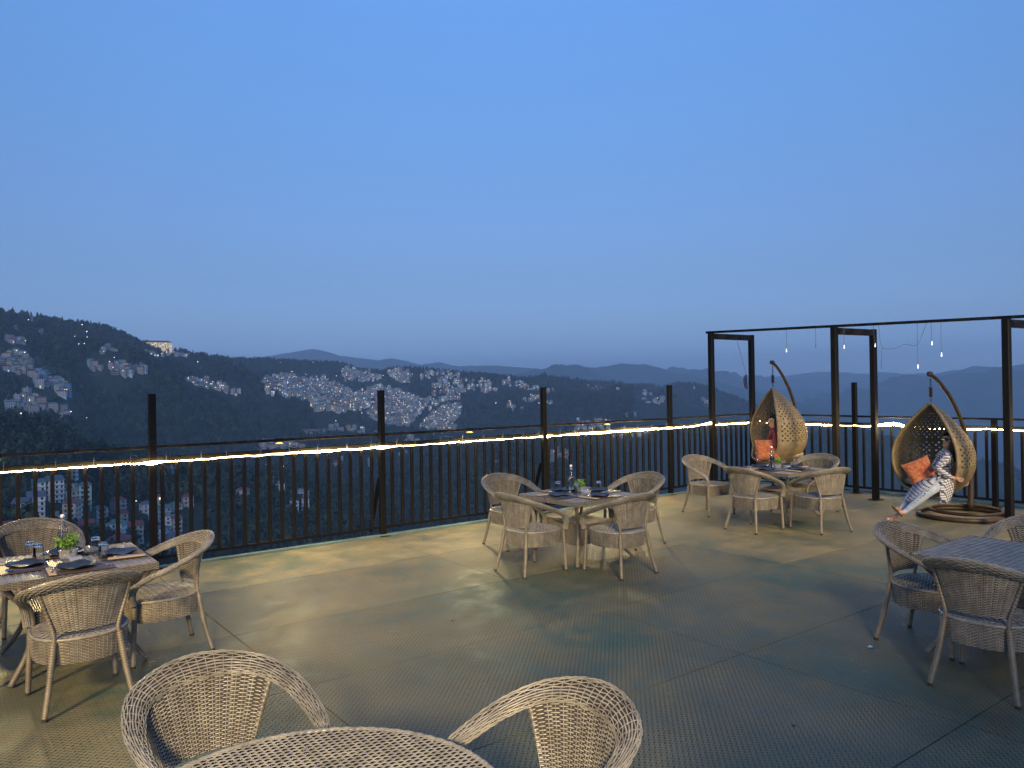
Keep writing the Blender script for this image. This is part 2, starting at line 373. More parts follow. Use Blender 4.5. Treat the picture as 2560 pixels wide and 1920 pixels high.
HOUSES = {
    'town': [(1056,2007), (1120,1922), (1084,1922), (1169,1842), (1024,2044), (797,1977), (1010,2021), (1098,2458), (776,2012), (892,2028), (1150,1945), (668,1542), (1094,1927), (684,1528), (1131,1796), (891,2019), (1125,1929), (1096,2183), (1042,2404), (718,1954), (786,2017), (1204,1850), (1090,2371), (984,2073), (1056,1998), (665,1557), (1237,1912), (1177,1837), (1067,2187), (645,1744), (1114,1926), (1115,1935), (1077,1996), (657,1553), (1117,1944), (1091,2039), (1064,1993), (1092,1938), (1161,1907), (1117,1728), (1000,2026), (1213,1916), (1095,1997), (1131,1956), (1130,2091), (1067,2011), (618,1746), (721,1997), (811,2034), (985,2063), (1063,2034), (810,1918), (1087,2166), (1134,1924), (1107,2466), (1055,2038), (1108,2123), (704,1562), (795,1950), (1124,2169), (1225,1888), (1062,2296), (1231,1894), (1073,2280), (1002,2388), (1082,2075), (1084,2033), (1081,2169), (658,1539), (1122,1981), (590,1659), (1180,1917), (718,1541), (1116,2015), (922,2034), (1136,2067), (740,1538), (738,2017), (1028,2012), (1067,2283), (1026,2033), (793,1934), (1110,1998), (738,1990), (1136,2195), (1174,1920), (706,1958), (1164,1825), (826,2028), (1165,1804), (1113,2111), (796,1941), (1147,1926), (1152,1964), (1162,1928), (1169,2069), (755,2028), (822,2048), (1101,2096), (771,1987), (910,2020), (827,1991), (756,1940), (1102,2013), (967,2413), (984,2406), (919,2054), (1107,1970), (763,1955), (1119,2097), (1073,2173), (745,2005), (1190,1921), (1000,2422), (799,1922), (708,1545), (636,1724), (1173,1870), (1082,1934), (715,1895), (765,2007), (993,2403), (777,1940), (1130,1987), (1165,1885), (1129,1977), (1109,1979), (709,1949), (1032,2430), (722,2041), (1120,1852), (1146,2190), (985,2112), (1144,2062), (1149,1815), (1198,1916), (957,2046), (1102,1922), (1104,2422), (879,2081), (1092,2153), (1079,2432), (1156,1921), (624,1751), (1065,1953), (763,1928), (858,1987), (1125,1909), (1111,2039), (1174,2109), (1117,1964), (1072,1959), (1198,1854), (1115,2451), (1042,1946), (1172,1880), (1156,2077), (879,2043), (1133,1904), (1158,2065), (712,2009), (1034,2039), (778,1966), (1046,2023), (1113,1866), (1156,1931), (725,1943), (747,1996), (638,1754), (700,1556), (1089,2000), (1078,2150), (1107,1939), (1034,2418), (1056,2192), (932,2058), (851,1990), (1165,1936), (634,1733), (641,1738), (1161,1817), (1163,1876), (1126,1898), (1086,2340), (1134,1834), (1161,1797), (740,1998), (1042,1995), (691,1539), (1071,1930), (1033,2408), (1070,2154), (663,1729), (726,2004), (1086,2464), (1179,1927), (775,2021), (1128,1998), (1148,1936), (1123,2012), (1154,1871), (762,1964), (807,2008), (748,1943), (749,1541), (804,1929), (1072,2029), (749,2013), (1152,2068), (1029,2398), (986,2416), (1107,2177), (1079,2299), (1142,1939), (1052,2060), (695,1671), (1124,1970), (752,1967), (755,1975), (670,1527), (1103,2074), (1123,1841), (837,1978), (950,2050), (1149,2113), (1138,2024), (739,1955), (1127,2103), (1164,2180), (1171,2079), (1039,2006), (605,1668), (1147,1957), (1048,1992), (717,1937), (717,1563), (1086,1991), (1126,1849), (1151,1975), (1092,2029), (1154,1881), (901,2063), (784,2027), (1146,2009), (1001,2035), (704,1667), (816,1978), (1078,2444), (1129,2070), (630,1742), (859,2024), (679,1537), (753,1932), (1122,2043), (1131,1875), (1038,1977), (1133,1786), (1106,1950), (1075,2268), (1162,2159), (710,2000), (889,2058), (1140,1820), (762,1946), (1140,2043), (1133,1884), (1101,1963), (1223,1910), (1109,2145), (940,2064), (1135,2206), (815,1996), (1098,2035), (1102,1993), (1068,2021), (715,1946), (684,1549), (1052,2020), (876,2026), (725,1538), (799,2003), (1075,2204), (806,1973), (1087,2011), (1156,1840), (1093,1957), (1101,2055), (1149,1795), (1043,1965), (752,1547), (1099,2045), (1059,2201), (1097,2214), (1159,1779), (1200,1842), (1048,2435), (1067,2251), (791,1917), (1176,1797), (1111,2049), (733,2010), (787,1954), (1173,1931), (1156,1830), (769,1961), (1180,1855), (1090,2081), (780,1956), (763,2026), (1132,1776), (693,1567), (1072,2039), (1155,2109), (694,1559), (1057,1947), (1039,2026), (1050,2011), (823,1966), (1156,2152), (734,2001), (1044,2034), (1176,1817), (1113,1847), (993,2039), (1047,2186), (1095,2471), (1186,2070), (1131,1945), (1111,2165), (1083,2352), (1139,2086), (1107,2061), (1133,2079), (1159,1889), (1183,1904), (1180,1845), (693,1664), (1153,2121), (1052,2050), (1085,2042), (1075,2141), (868,2038), (768,1997), (1204,1912), (1102,2201), (1127,1828), (1098,2005), (1145,1968), (1003,2409), (992,2392), (795,1995), (986,2122), (832,1971), (1052,1960), (1185,1913), (1066,2438), (1085,2053), (1018,2037), (1162,2148), (630,1765), (1181,1804), (1169,1862), (774,2004), (1105,1931), (994,2049), (1057,2213), (1076,1987), (1109,2102), (1101,2191), (1104,2022), (1079,2467), (813,1970), (776,1923), (751,1985), (1115,2141), (1129,1808), (1159,2139), (1096,1986), (673,1561), (762,2035), (1155,1811), (851,1981), (830,2008), (1183,1883), (739,1946), (1134,1995), (789,1944), (1142,1858), (853,2036), (1157,2087), (1136,1963), (1026,2023), (1119,1736), (1172,2132), (1128,1818), (1084,2157), (1084,2476), (721,1547), (1079,1945), (733,1940), (1156,2195), (1060,2169), (1115,2173), (1160,2096), (769,1935), (1042,2015), (1009,2031), (1133,1914), (1106,2083), (1058,2255), (1049,2001), (1167,1813), (1140,1900), (1117,2439), (839,2004), (1180,1865), (815,1960), (730,1542), (1123,2032), (814,1925), (1066,2002), (652,1534), (811,1989), (1142,1829), (1175,1808), (651,1542), (877,2007), (1007,2430), (1126,2114), (1168,2102), (1034,2019), (985,2093), (1073,2435), (1155,1952), (1045,2053), (1058,1986), (1218,1882), (1086,2135), (725,1891), (1162,1836), (1105,2210), (1094,2017), (1134,2142), (1099,2149), (1188,1840), (1133,1864), (937,2046), (1108,1989), (743,1936), (1116,2130), (1108,1860), (1114,2068), (1149,1855), (1061,2025), (1115,1985), (592,1673), (1090,2092), (1039,2427), (1178,2064), (1154,1801), (1047,2042), (1149,1865), (731,1932), (775,1932), (1149,1885), (1128,2210), (1135,2099), (793,2023), (701,1534), (1001,2399), (665,1536), (981,2045), (793,1987), (789,2006), (764,1989), (1148,2199), (1135,1843), (1022,2402), (748,1978), (612,1740), (1141,2053), (1060,2015), (1016,2393), (755,1993), (1242,1908), (1127,2221), (939,2036), (1125,1939), (1161,1787), (839,2041), (1091,2206), (726,1925), (1054,2028), (1147,1896), (1107,1900), (782,2009), (1150,1844), (1147,2178), (801,2011), (1090,2144), (1060,2138), (695,1551), (1124,1960), (1069,2071), (715,1929), (1088,1930), (1064,2263), (1130,1856), (1036,2395), (1165,2125), (1057,2244), (1129,1768), (914,2047), (1158,1859), (784,1937), (1091,2326), (1146,2030), (1073,2302), (837,2033), (1141,1809), (1126,1949), (1008,2396), (1156,2055), (1088,2020), (762,1937), (868,2011), (719,2033), (1090,2102), (1141,2214), (1089,2417), (1102,2106), (1075,2183), (1078,1926), (1162,2073), (1076,2192), (1078,1955), (1114,1915), (628,1758), (1167,2060), (1129,2018), (1071,2132), (1044,2414), (1011,2384), (1069,1941), (802,1983), (1076,2457), (984,2053), (848,2000), (786,1963), (902,2033), (1077,2119), (594,1664), (889,2048), (1081,2096), (928,2041), (1058,2047), (1097,2368), (1115,2058), (873,2018), (1062,2451), (1135,2005), (1098,2161), (1072,1949), (1102,2169), (1152,2186), (1078,2366), (1160,1848), (887,2068), (1134,2110), (1107,1870), (1085,2362), (1147,1906), (1140,2033), (1064,2044), (926,2051), (1133,2132), (1137,1793), (758,2018), (1141,1800), (1087,2440), (1018,2414), (1092,2070), (1146,1988), (746,1550), (1196,1834), (1133,2164), (1072,2470), (1077,2006), (1096,2120), (1181,2084), (1139,1891), (774,2031), (1081,2024), (986,2082), (1029,1992), (824,2011), (712,1536), (1033,2000), (1020,2026), (1191,1889), (1018,2007), (745,1988), (896,2036), (704,1540), (1138,1972), (1154,1822), (765,1971), (828,2037), (728,1950), (995,2413), (642,1730), (1049,2423), (1120,1833), (1002,2044), (1098,2139), (1141,1850), (1079,2376), (649,1719), (1048,1943), (1101,2446), (1027,2003), (1059,1936), (1142,1839), (1090,2450), (1065,1933), (1111,2029), (1110,2008), (959,2056), (1135,1814), (1122,2159), (979,2419), (1079,2087), (945,2042), (1120,2460), (753,1958), (687,1562), (846,2039), (1194,1908), (717,2024), (1091,2050), (987,2042), (609,1726), (1064,1983), (1173,2089), (1194,1826), (730,2029), (1120,2149), (727,2048), (614,1770), (848,2047), (1139,1782), (1118,2087), (1152,1783), (1124,1859), (1099,1944), (1085,2210), (1200,1904), (1150,1834), (1077,2355), (1118,2025), (1040,2046), (845,1984), (1123,2201), (1026,2422), (1054,2278), (1045,1983), (1099,1934), (783,1920), (1036,2191), (719,1962), (901,2015), (1195,2065), (878,2063), (1136,2015), (775,1950), (1104,2433), (1196,1896), (1144,1948), (1047,2207), (1169,1852), (713,1671), (845,1975), (883,2014), (735,2036), (803,2028), (1098,2087), (1180,1937), (1099,1954), (1033,2441), (900,2025), (1078,2016), (1090,2186), (1121,1872), (864,2050), (1117,2036), (1108,2454), (1195,1846), (1155,1791), (1076,1977), (770,1943), (747,1926), (1179,2096), (850,2018), (916,2065), (1121,1891), (820,2040), (1085,1962), (1057,2181), (1048,2196), (930,2030), (1137,1983), (1133,1894), (674,1553), (1127,2145), (882,2023), (1077,2333), (1063,1944), (1074,2258), (716,2016), (791,1926), (1114,2463), (761,1982), (1164,2115), (1113,2153), (1107,2093), (855,1998), (1152,2016), (852,2027), (1119,1863), (797,1914), (738,1546), (1092,2381), (707,1553), (1120,1952), (838,1968), (1171,1790), (1169,1893), (1096,2078), (1140,2107), (1233,1904), (1075,1938), (1085,1952), (970,2070), (1044,1954), (1187,2059), (777,1984), (1118,2004), (920,2044), (675,1531), (724,1553), (784,2000), (967,2052), (819,1986), (1117,1995), (1140,2138), (696,1529), (865,2003), (1066,2145), (1107,2188), (1137,1952), (1194,1877), (1172,2121), (1056,2150), (1121,1745), (782,1929), (832,1998), (1014,2405), (747,2023), (806,1964), (1141,2096), (1115,2120), (843,2030), (1023,2054), (1139,1911), (1025,2411), (1173,1829), (688,1554), (864,2031), (1081,2420), (780,1992), (992,2030), (1133,2037), (1133,1935), (1025,2389), (1135,1803), (1050,1951), (1084,2115), (747,2050), (702,1548), (1162,1917), (1140,1930), (710,2036), (1111,2207), (682,1557), (714,1990), (659,1531), (1080,2387), (1130,2049), (1048,2217), (1008,2418), (1141,1879), (910,2030), (1154,1851), (1065,2053), (728,1959), (808,1999), (1153,1984), (1115,1905), (849,2010), (710,1940), (976,2067), (970,2060), (1115,1975), (1145,2020), (1047,2175), (987,2101), (1149,1805), (677,1610), (1018,2425), (747,1952), (879,2053), (1099,1894), (1084,2453), (1100,1904), (1143,2116), (1084,2126), (832,2044), (1104,2002), (1147,2092), (1143,1979), (1140,2182), (1197,1885), (1019,2016), (1207,1889), (1190,1859), (1067,2166), (698,1543), (1122,1822), (1010,2041), (1093,2195), (1072,2346), (874,2074), (1063,2064), (814,2006), (843,1994), (913,2057), (1114,2184), (1035,2385), (793,2014), (863,1994), (1150,2166), (1149,1915), (1177,1908), (1061,2158), (1133,2121), (1101,2127), (1059,2128), (871,2000), (1165,2082), (1167,1924), (1072,2080), (1058,2266), (1085,2178), (1179,2074), (1054,2289), (1030,2051), (917,2027), (976,2409), (1206,1879), (747,1534), (1077,2047), (1143,2074), (1078,1965), (1105,2136), (601,1662), (1104,1911), (1135,1824), (1068,2272), (1076,2161), (1082,1984), (1063,1964), (742,1962), (1153,1902), (1088,2394), (1148,1825), (1142,2170), (1065,2306), (1206,1900), (1149,2145), (1098,2025), (1084,2105), (781,1947), (940,2055), (1140,2128), (985,2034), (1153,2175), (1067,2176), (770,1926), (1185,1893), (1014,2438), (1143,1918), (1122,2137), (1123,2180), (732,1549), (1125,2083), (1100,2389), (1072,1969), (1088,2061), (1090,2349), (724,1935), (1127,1760), (1130,2198), (688,1533), (1142,2202), (690,1525), (661,1545), (1127,2061), (635,1748), (1096,2109), (1023,2434), (614,1732), (1129,2029), (1088,1910), (616,1762), (828,1982), (804,1992), (1150,2059), (869,2057), (823,2002), (1149,2080), (1117,2204), (820,2031), (766,2015), (1185,1811), (1099,2066), (861,2014), (651,1563), (1231,1916), (1105,2157), (896,2046), (1103,2116), (1009,2012), (833,2025), (1162,2105), (1068,2228), (1127,1888), (1113,1856), (1091,1899), (1175,1889), (1069,1921), (1093,2336), (1018,2047), (1071,2447), (830,1963), (715,1550), (1122,2074), (1088,2428), (1189,1901), (1093,1947), (1092,2359), (1109,2442), (753,1949), (1094,1966), (595,1679), (1181,1875), (892,2010), (1067,2197), (1078,2036), (1169,1903), (1150,2102), (1065,1973), (786,1981), (795,2031), (1123,1880), (1125,1780), (1157,2023), (1251,1913), (1138,1871), (1140,2149), (1061,2232), (1092,2461), (728,1558), (723,2013), (1113,2196), (1086,2318), (1186,1831), (1033,2029), (753,2003), (1092,2132), (1193,2056), (652,1741), (1149,2155), (1127,1789), (1134,2057), (1097,2425), (719,2006), (657,1732), (1158,1960), (740,2025), (1112,2429), (1070,2325), (748,2031), (1092,1888), (1188,1850), (1149,1875), (752,2039), (1041,2438), (1127,1868), (987,2132), (1111,2218), (737,2044), (611,1756), (771,1917), (1066,2240), (713,1558), (1153,1892), (1161,1897), (842,2012), (1076,2480), (1188,1870), (1156,2003), (1087,1882), (1052,2444), (1051,2226), (1130,1967), (1053,2172), (1030,1982), (659,1560), (1061,2275), (952,2059), (598,1670), (1131,2176), (1090,2112), (1077,2289), (809,1980), (1049,2270), (757,2010), (710,1664), (1078,2129), (1057,1977), (1165,2136), (758,1922), (1119,2108), (906,2051), (1166,2093), (678,1545), (1126,1918), (867,2021), (1148,2134), (1103,1982), (1169,1821), (1239,1900), (1161,1867), (1094,2437), (734,1533), (1084,2308), (1087,2198), (1164,2019), (1162,2170), (667,1564), (1134,2153), (1072,2391), (1070,1990), (910,2068), (1105,2042), (857,2043), (806,1955), (1110,2019), (1124,2126), (1109,1959), (1170,1912), (1156,1911), (732,1993), (1058,2057), (1113,1721), (1135,2217), (1122,2213), (1226,1877), (744,1971), (1071,2122), (686,1570), (1167,1783), (1079,2343), (855,2007), (1121,2224), (1212,1876), (1116,2077), (1099,2378), (1084,2147), (896,2055), (730,1898), (915,2037), (1079,2277), (1085,1902), (1126,1800), (1126,1751), (1201,1872), (1143,2000), (676,1567), (1212,1855), (871,2047), (1069,2293), (707,1531), (925,2061), (1123,1991), (760,2000), (1195,1866), (740,1553), (1084,2330), (803,2019), (1059,1956), (1071,2050), (1128,2156), (1095,1916), (1086,2384), (1129,2008), (1039,1986), (1040,2199), (811,2025), (1102,1863), (671,1613), (1174,1848), (1082,1894), (890,2039), (1078,2108), (1158,2183), (1104,2032), (787,1910), (647,1735), (1128,1837), (1147,2124), (710,2027), (628,1719), (1036,1949), (1096,2414), (1090,2123), (1000,2433), (906,2041), (1162,2052), (1156,1941), (1038,2057), (1055,2299), (1088,1980), (1148,2210), (826,1974), (1202,1861), (1082,2065), (738,1929), (1094,1907), (1067,2461), (1094,2058), (666,1549), (1018,2381), (952,2039), (1083,2003), (1086,1941), (1182,2282), (1155,2374), (1178,2552), (1172,2332), (1196,2531), (1167,2301), (1174,2285), (1187,2559), (1229,2527), (1221,2531), (1349,2709), (1198,2542), (1168,2311), (1246,2605), (1202,2553), (1142,2324), (1189,2510), (1246,2532), (1241,2595), (1158,2489), (1239,2511), (1173,2542), (1256,2576), (1164,2498), (1139,2314), (1205,2539), (1212,2524), (1150,2264), (1208,2501), (1192,2545), (1181,2526), (1146,2311), (1201,2517), (1148,2288), (1228,2589), (1190,2522), (1194,2556), (1165,2521), (1250,2517), (1163,2258), (1268,2545), (1228,2552), (1175,2505), (1188,2290), (1184,2537), (1172,2495), (1243,2570), (1254,2528), (1166,2289), (1199,2482), (1240,2498), (1237,2585), (1210,2549), (1233,2574), (1252,2540), (1166,2369), (1202,2492), (1157,2272), (1208,2574), (1247,2580), (1176,2296), (1159,2315), (1233,2537), (1361,2703), (1175,2263), (1195,2568), (1216,2510), (1217,2570), (1243,2521), (1172,2321), (1225,2517), (1200,2578), (1232,2489), (1264,2584), (1136,2327), (1210,2488), (1258,2612), (1322,2696), (1150,2332), (1340,2700), (1207,2587), (1162,2325), (1180,2491), (1246,2543), (1185,2302), (1262,2623), (1186,2548), (1237,2560), (1160,2281), (1174,2518), (1373,2710), (1218,2557), (1218,2521), (1233,2501), (1154,2479), (1218,2497), (1203,2528), (1219,2593), (1182,2316), (1175,2308), (1324,2708), (1147,2299), (1235,2549), (1182,2478), (1179,2272), (1202,2504), (1169,2508), (1364,2715), (1148,2321), (1223,2543), (1250,2554), (1193,2496), (1249,2592), (1156,2329), (1170,2531), (1347,2697), (1183,2501), (1251,2313), (1271,2268), (1234,2277), (1271,2291), (1277,2323), (1223,2260), (1265,2260), (1242,2295), (1235,2230), (1245,2202), (1254,2254), (1265,2271), (1288,2282), (1241,2250), (1275,2277), (1254,2265), (1276,2242), (1251,2233), (1235,2219), (1254,2277), (1225,2293), (1228,2223), (1231,2301), (1255,2219), (1230,2256), (1277,2264), (1218,2251), (1248,2212), (1276,2312), (1269,2315), (1253,2301), (1222,2215), (1230,2210), (1249,2246), (1260,2228), (1244,2225), (1263,2238), (1237,2207), (1228,2246), (1245,2259), (1233,2266), (1218,2228), (1244,2237), (1288,2270), (1241,2285), (1283,2320), (1239,2308), (1249,2269), (1218,2240), (1279,2298), (1255,2288), (1290,2340), (1265,2294), (1280,2286), (1241,2216), (1240,2273), (1225,2281), (1261,2320), (1215,2264), (1227,2235), (1274,2255), (1275,2336), (1284,2249)],
    'upper': [(1319,2194), (1356,2242), (1305,2214), (1356,2147), (1383,2153), (1322,2145), (1327,2153), (1344,2155), (1337,2230), (1370,2221), (1297,2207), (1380,2168), (1390,2173), (1345,2213), (1322,2215), (1431,2182), (1375,2230), (1378,2204), (1356,2230), (1330,2246), (1405,2163), (1330,2141), (1408,2222), (1337,2136), (1395,2134), (1350,2233), (1363,2238), (1356,2206), (1368,2139), (1411,2160), (1331,2221), (1345,2260), (1351,1989), (1347,2083), (1332,2002), (1344,2040), (1338,1964), (1307,2063), (1332,2047), (1229,1917), (1327,1972), (1326,2131), (1220,1944), (1374,1962), (1333,2116), (1385,1943), (1343,2074), (1279,1959), (1371,2102), (1389,2056), (1299,2125), (1326,2040), (1389,1917), (1289,1975), (1315,2070), (1275,1984), (1305,1964), (1255,1954), (1349,2070), (1382,2096), (1332,1968), (1380,2038), (1406,1985), (1357,1929), (1315,2092), (1370,1988), (1297,1969), (1318,2125), (1374,1974), (1340,2019), (1401,1977), (1322,2088), (1343,1972), (1371,2091), (1306,2121), (1233,1946), (1205,1943), (1317,2080), (1284,2111), (1377,2087), (1306,2086), (1321,2055), (1403,2058), (1379,1947), (1261,1960), (1271,1954), (1330,2095), (1304,2099), (1292,2095), (1332,2036), (1266,1968), (1368,1955), (1286,2099), (1301,2090), (1352,2057), (1396,2086), (1243,1950), (1388,2080), (1360,2098), (1236,1923), (1483,1846), (1469,1880), (1494,1920), (1481,1835), (1460,1934), (1505,1948), (1477,1827), (1467,1917), (1497,1894), (1472,1973), (1446,1851), (1467,1953), (1464,1837), (1465,1848), (1489,1912), (1448,1955), (1474,1960), (1476,1910), (1458,1877), (1489,1984), (1505,1923), (1466,1824), (1447,1921), (1413,1981), (1410,2030), (1390,1974), (1362,1925), (1379,1982), (1386,1931), (1415,1991), (1387,1965), (1352,1921), (1355,1942), (1422,2033), (1386,1953), (1420,2022), (1380,1935), (1452,1743), (1524,1812), (1481,1777), (1543,1795), (1471,1739), (1466,1731), (1370,1719), (1303,1665), (1357,1697), (1325,1669), (1338,1616), (1338,1595), (1346,1663), (1321,1588), (1323,1597), (1315,1593), (1309,1608), (1311,1649), (1331,1664), (1361,1705), (1300,1585), (1387,1717), (1223,1605), (1243,1650), (1257,1670), (1248,1666), (1226,1613), (1241,1601), (1235,1646), (1248,1646)],
    'right': [(2322,2251), (2220,2230), (1786,1791), (1765,1578), (1592,1479), (1866,1723), (1761,1651), (1854,1663), (1610,1472), (1675,1503), (1665,1501), (1630,1475), (1855,1735), (1699,1596), (1709,1559), (2330,1875), (2344,1896), (2308,1848), (2329,1859), (2352,1905), (2333,1853), (2452,2031), (2434,2014), (2148,2249), (1860,1990), (2142,2271), (1848,2002), (1847,1974), (2122,2240), (1433,1399), (1447,1395), (1319,1290)],
    'lower': [(1243,1276), (1225,1312), (1212,1324), (1285,1394), (1303,1428), (1340,1435), (1222,1353), (1219,1299), (1214,1332), (1218,1338), (1217,1310), (1237,1273), (1228,1291), (1242,1286), (1285,1425), (1261,1386), (1285,1384), (1232,1296), (1226,1283), (1288,1432), (1232,1305), (1207,1348), (1269,1389), (1266,1401), (1255,1391), (1204,1341), (1283,1196), (1279,1190), (1262,1237), (1271,1198), (1263,1227), (1258,1222), (1253,1246), (1271,1208), (1255,1235), (1237,1253), (1267,1203), (1271,1219), (1240,1259), (1243,1247), (1245,1235), (1230,1250), (1269,1230), (1275,1214), (1265,1195), (1232,1258), (1276,1203), (726,853), (694,835), (799,961), (708,840), (718,837), (771,898), (777,911), (717,866), (717,827), (737,891), (747,852), (717,855), (754,888), (743,867), (712,859), (753,865), (745,860), (779,927), (744,878), (752,895), (797,943), (729,879), (1021,1359), (1033,1333), (1016,1306), (1025,1448), (1111,1491), (1007,1361), (1087,1490), (1053,1437), (1029,1328), (1012,1341), (988,1343), (1026,1297), (1093,1495), (1021,1293), (1095,1449), (1066,1505), (1032,1318), (1005,1297), (1042,1334), (1000,1326), (1112,1481), (1026,1355), (1118,1440), (1088,1454), (1009,1311), (1034,1300), (1085,1466), (656,908), (665,924), (659,917), (666,1486), (573,1406), (711,1501), (684,1478), (591,1379), (763,1534), (772,1522), (579,1353), (610,1463), (603,1446), (629,1455), (737,1503), (770,1530), (669,1492), (707,1488), (576,1367), (671,1477), (675,1482), (719,1504), (618,1459), (813,1632), (631,1481), (659,1489), (648,1474), (653,1478), (690,1475), (595,1449), (646,1488), (579,1410), (675,1496), (585,1375), (680,1487), (822,1644), (567,1377), (702,1498), (612,1448), (664,1473), (785,1545), (582,1441), (788,1529), (861,1731), (587,1446), (570,1420), (726,1493), (697,1479), (778,1534), (588,1330), (585,1401), (663,1495), (735,1496), (819,1629), (459,1310), (472,1294), (495,1268), (508,1268), (481,1279), (478,1269), (485,1301), (464,1302), (488,1288), (460,1321), (465,1343), (498,1284), (493,1280), (473,1311), (478,1356), (467,1290), (502,1277), (476,1287), (493,1292), (472,1323), (465,1331), (456,1300), (904,1592), (894,1614), (853,1525), (868,1524), (907,1446), (918,1576), (759,1281), (1048,1642), (714,1274), (727,1286), (904,1608), (989,1600), (1101,1700), (885,1562), (875,1481), (973,1610), (729,1278), (923,1581), (884,1444), (1026,1657), (1003,1600), (935,1467), (733,1289), (1066,1658), (874,1528), (1096,1685), (836,1519), (924,1589), (886,1490), (735,1268), (895,1605), (914,1465), (870,1491), (884,1459), (941,1554)],
    'left': [(125,1455), (104,1434), (101,1451), (98,1457), (122,1461), (104,1468), (118,1438), (121,1427), (114,1422), (119,1467), (132,1443), (113,1433), (118,1450), (109,1450), (107,1428), (114,1473), (112,1456), (92,1446), (93,1435), (97,1440), (121,1444), (128,1449), (98,1429), (105,1445), (128,1438), (130,1460), (109,1439), (109,1462), (123,1472), (127,1466), (133,1454), (153,1435), (141,1425), (153,1424), (153,1413), (135,1403), (138,1392), (135,1414), (143,1397), (146,1419), (149,1430), (137,1381), (151,1402), (146,1391), (132,1420), (141,1386), (141,1408), (157,1418), (170,1405), (172,1394), (175,1410), (180,1404), (169,1416), (162,1384), (166,1422), (165,1400), (157,1407), (165,1367), (160,1395), (161,1373), (162,1412), (176,1399), (166,1389), (135,1339), (114,1341), (123,1340), (92,1327), (139,1333), (104,1336), (126,1334), (103,1321), (128,1345), (145,1327), (135,1323), (118,1346), (117,1325), (108,1325), (99,1331), (117,1335), (94,1316), (131,1329), (141,1317), (122,1329), (113,1330), (112,1320), (127,1324), (123,1319), (148,1321), (152,1316), (162,1325), (158,1320), (146,1311), (166,1319)],
    'ridge': [(130,1549), (113,1538), (124,1543), (113,1526), (117,1532), (128,1537), (115,1550), (108,1532), (175,1738), (183,1814), (176,1724), (185,1807), (263,1563), (247,1528), (256,1558), (272,1561), (251,1534), (268,1556), (232,1500), (239,1493), (228,1495), (225,1502), (300,1507), (255,1491), (308,1511), (263,1483), (266,1501), (303,1500), (279,1492), (287,1491), (269,1488), (281,1504), (293,1502), (274,1499), (278,1517), (295,1514), (270,1506), (283,1486), (274,1511), (284,1497), (260,1496), (257,1478), (312,1504), (287,1509), (274,1481), (290,1521), (399,1915), (432,1900), (446,1912), (413,1912), (397,1884), (418,1903), (420,1910), (425,1981), (419,1958), (496,2151), (498,2159), (510,2174), (528,2215), (531,2233), (575,2240), (470,1891), (540,2212), (555,2227), (581,2248), (469,1915), (480,1896), (528,2197), (459,1886), (570,2223), (594,2273), (540,2230), (478,1716), (520,1675), (480,1708), (431,1665), (467,1690), (503,1687), (496,1689), (524,1681), (507,1679), (465,1712), (436,1671), (467,1676), (455,1687), (450,1681), (475,1702), (452,1673), (481,1694), (489,1691), (469,1697), (491,1683), (510,1685), (473,1710), (508,1693), (454,1708), (484,1686), (524,1667), (486,1699), (534,1678), (499,1696), (440,1691), (457,1679), (423,1660), (469,1683), (438,1663), (136,1742), (136,1721), (174,1888), (176,1910)],
}
NEAR_HOUSES = [(54,555,'white',8,3), (62,556,'white',10,4), (72,566,'lit',9,2), (79,554,'mint',8,4), (78,593,'white',5,3), (50,528,'white',10,4), (43,524,'white',9,3), (72,557,'grey',10,2), (94,598,'white',9,3), (106,601,'pink',9,3), (106,589,'cream',9,2), (85,487,'white',10,4), (109,563,'cream',11,4), (121,583,'white',9,3), (130,589,'cream',6,3), (140,584,'lit',8,1), (149,587,'pink',8,2), (130,574,'blue',8,3), (132,565,'white',9,3), (124,557,'white',10,3), (130,547,'grey',10,3), (131,684,'white',8,2), (134,675,'grey',9,3), (145,646,'blue',10,2), (155,652,'blue',6,2), (59,517,'mint',9,2), (30,410,'white',8,2), (74,519,'cream',11,1), (69,534,'cream',9,3), (72,538,'white',6,3), (219,761,'grey',8,2), (229,749,'white',10,3), (185,660,'brick',7,2), (235,635,'white',8,4), (242,630,'white',6,3), (257,644,'white',5,4), (267,658,'mint',6,3), (223,573,'white',7,3), (235,581,'white',6,4), (221,584,'cream',8,1), (189,588,'pink',9,3), (521,1152,'cream',12,2), (536,1172,'mint',7,2), (573,1143,'grey',8,3), (542,1131,'brick',10,1), (133,539,'white',10,2), (118,547,'cream',10,2), (80,450,'brick',11,3), (71,455,'white',9,2), (135,562,'cream',7,3), (758,807,'white',6,2), (442,1304,'grey',8,2), (440,1222,'cream',7,2), (658,1198,'white',6,3), (683,1221,'white',6,3), (645,938,'pink',6,3), (642,913,'white',6,3)]
LAMPS = [(132,1518), (154,1660), (163,1816), (216,1608), (275,1937), (223,1550), (276,1883), (272,1854), (212,1534), (253,1491), (256,1479), (263,1507), (413,1858), (476,1775), (102,1451), (115,1467), (126,1466), (120,1335), (93,1139), (186,1322), (192,1321), (171,1319), (945,2566), (937,2513), (978,2520), (1060,2532), (794,2041), (975,2432), (998,2445), (1127,2492), (1157,2455), (3671,7094), (1179,2249), (4244,7063), (4429,6759), (742,1515), (674,1496), (728,1522), (617,1115), (593,1029), (1115,1955), (1131,2090), (1008,2042), (4629,6395), (3791,4936), (1226,1693), (1801,1437), (1629,1477), (65,578), (43,543), (116,592), (32,517), (49,517), (251,694), (253,684), (421,1197), (439,1170), (177,522), (1204,1943), (1214,1916), (1129,1906), (1083,1943), (1064,2003), (1086,2146), (943,2063), (1023,2390), (813,2006), (756,1975), (1131,1935), (1152,1882)]

